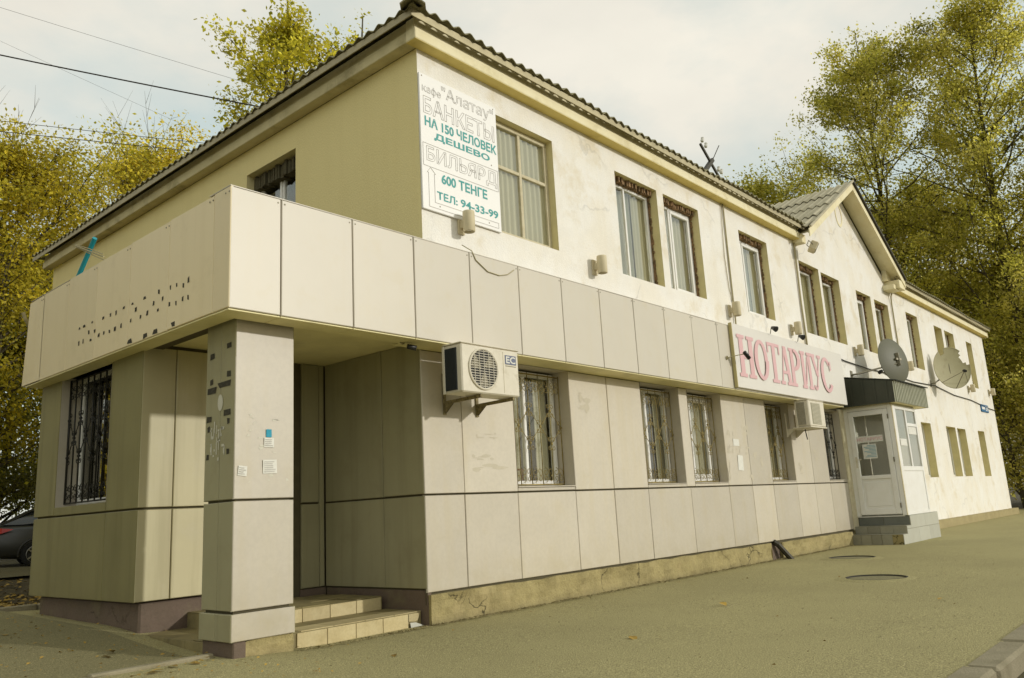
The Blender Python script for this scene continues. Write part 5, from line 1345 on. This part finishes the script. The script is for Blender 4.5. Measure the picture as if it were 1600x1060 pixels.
# left, behind the building
tree('maple_tree', 'golden autumn tree rising behind the left eave', (5.4,20.2,.5), 14.2, 4.2, 52000, GOLDEN, .095, .2, 'oval', 54, (.2,-1.0), 'trees behind the left side', spread=.5, bare=12)
tree('maple_tree', 'yellow-green autumn tree at the upper left frame edge', (1.2,19.0,.5), 12.4, 3.6, 52000, GOLDEN[:3]+[(.30,.26,.03)], .09, .2, 'oval', 52, (-.2,-1.), 'trees behind the left side', spread=.5, bare=8)
tree('broadleaf_tree', 'dark green tree behind the parked car at far left', (3.2,24.5,.7), 11.0, 4.4, 70000, DARKG, .10, .05, 'oval', 56, (0,-.6), 'trees behind the left side', elev=(0,50), spread=.6)
tree('broadleaf_tree', 'olive tree hanging over the far left fascia end', (.2,21.8,.6), 9.5, 3.6, 60000, DARKG, .09, .08, 'oval', 52, (-.3,-.8), 'trees behind the left side', elev=(0,50), spread=.5)
tree('broadleaf_tree', 'low bushy tree left of the parked car', (-2.5,26.5,.7), 9.0, 4.2, 34000, DARKG, .14, .03, 'oval', 44, (0,0), 'trees behind the left side', elev=(0,45), spread=.6)
tree('birch_tree', 'bright lime-yellow treetop showing above the left roof slope', (9.8,18.3,.5), 20.4, 3.6, 20000, LIME, .14, .45, 'oval', 40, (-.4,-1.2), spread=.40, bare=3)
tree('birch_tree', 'lime-yellow twigs peeking over the roof near the ridge corner', (12.2,16.6,.5), 20.2, 2.4, 7000, LIME, .13, .6, 'oval', 26, (-.2,-.8), spread=.32)
for i, (x, y, hh) in enumerate(((-9.,20.,10.),(-13.,14.,11.),(-15.,8.,10.))):
    tree('broadleaf_tree', ('yellow-green tree off the left side, nearest the car','yellow-green tree off the left side, middle one','yellow-green tree off the left side, nearest the road')[i], (x,y,.3), hh, 3.8, 18000, GOLDEN, .17, .08, 'oval', 36, group='trees off the left side', elev=(0,50), spread=.6)

# bare twig poking into the upper left
# ------------------------------------------------------------------ fallen leaves
def leaf_blade(s):
    mb = MB(); pr = [(0,0),(.35,.28),(.6,.33),(.85,.16),(1.05,0)]
    for i in range(4):
        (a,w0),(b,w1) = pr[i], pr[i+1]; za, zb = .05*math.sin(a*3), .05*math.sin(b*3)
        mb.quad((a*s,0,za*s),(b*s,0,zb*s),(b*s,w1*s,(zb+.18*w1)*s),(a*s,w0*s,(za+.18*w0)*s)); mb.quad((a*s,-w0*s,(za+.18*w0)*s),(b*s,-w1*s,(zb+.18*w1)*s),(b*s,0,zb*s),(a*s,0,za*s))
    return mb
LEAFY = mat('fallen_leaf', (.40,.27,.05), .8, var=.5, scale=15, c2=(.26,.15,.04), objvar=.4)
lmesh = None
lf = [(-2.95,1.05,'yellow fallen leaf at the left of the pile before the bay'),(-2.80,.85,'yellow fallen leaf in the pile before the bay steps'),(-2.72,1.02,'bright fallen leaf on top of the pile before the bay steps'),(-2.60,.95,'curled fallen leaf touching the pile by the steps'),(-2.50,.62,'single fallen leaf between the pile and the pillar'),
      (-2.34,.12,'fallen leaf lying at the pillar foot'),(-2.55,.02,'fallen leaf right beside the edging near the pillar'),(-2.66,-.02,'second fallen leaf along the edging'),(-2.78,-.05,'larger fallen leaf along the edging'),(-2.95,-.07,'fallen leaf farther left along the edging'),(-3.06,-.1,'fallen leaf at the left end of the edging row'),
      (-1.35,-1.05,'lone fallen leaf on the asphalt before the steps'),(.15,-2.35,'small yellow fallen leaf lying on the asphalt, bottom centre'),(3.2,-4.0,'pale fallen leaf nearest the kerb'),(2.2,-2.2,'tiny fallen leaf in the middle of the asphalt'),(-3.3,1.9,'fallen leaf on the left walkway'),(-3.1,2.5,'fallen leaf far along the left walkway')]
for i, (x, y, l) in enumerate(lf):
    if i == 0: o = leaf_blade(.105).build('fallen_leaf', LEAFY); lmesh = o.data
    else: o = inst('fallen_leaf', lmesh, (0,0,0))
    o.location = (x, y, h(x,y)+.012); o.rotation_euler = (random.uniform(-.25,.25), random.uniform(-.25,.25), random.uniform(0,6.28)); s = random.uniform(.7,1.25); o.scale = (s,s,s)
    tag(o, l, 'leaf', 'fallen leaves on the asphalt')
def litter(name, n, xf, size, label, m):
    c = np.array([xf() for _ in range(n)]); a = rng.uniform(0,6.28,n); s = size*rng.uniform(.5,1.3,n)
    V_ = []; F_ = []
    for i in range(n):
        x, y = c[i]; z = h(x,y)+(.012 if size > .02 else .0065); ca, sa = math.cos(a[i])*s[i], math.sin(a[i])*s[i]; t = rng.uniform(-.3,.3)*s[i]; t2 = rng.uniform(0,.4)*s[i]
        k = len(V_); V_ += [(x-ca*.5,y-sa*.5,z),(x-sa*.3,y+ca*.3,z+t2),(x+ca*.5,y+sa*.5,z+abs(t)),(x+sa*.3,y-ca*.3,z+.2*t2)]; F_.append((k,k+1,k+2,k+3))
    mb = MB(); mb.v, mb.f = V_, F_; return tag(mb.build(name, m), label, 'leaves', kind='stuff')
litter('leaf_litter', 5200, lambda: (random.uniform(-7,6), 5.1+7.3*random.random()**1.2), .10, 'yellow-brown leaf litter on the bare soil behind the bay', LEAFY)
litter('leaf_crumbs', 500, lambda: (random.gauss(-2.9,.8), random.uniform(-1.2,4.6)), .035, 'small leaf crumbs scattered on the left walkway', LEAFY)
near = lambda: (-4.5+13*random.random()**1.5, -.1-4.85*random.random())
litter('pavement_specks', 5000, near, .011, 'pale grit and stone chips showing in the asphalt', mat('specks', (.62,.56,.33), .9, var=.5, scale=40))
litter('dark_grit', 5000, near, .013, 'dark worn stone chips showing in the asphalt', mat('dark_specks', (.20,.18,.085), .9))
litter('leaf_bits', 90, lambda: (random.uniform(-4,11), random.uniform(-4.8,-.15)), .03, 'small yellow leaf bits scattered over the asphalt', LEAFY)
litter('grit_at_wall', 2600, lambda: (random.uniform(-1.6,12), -.05-abs(random.gauss(0,.05))), .032, 'crumbled grit along the foot of the plinth', CONCRETE)
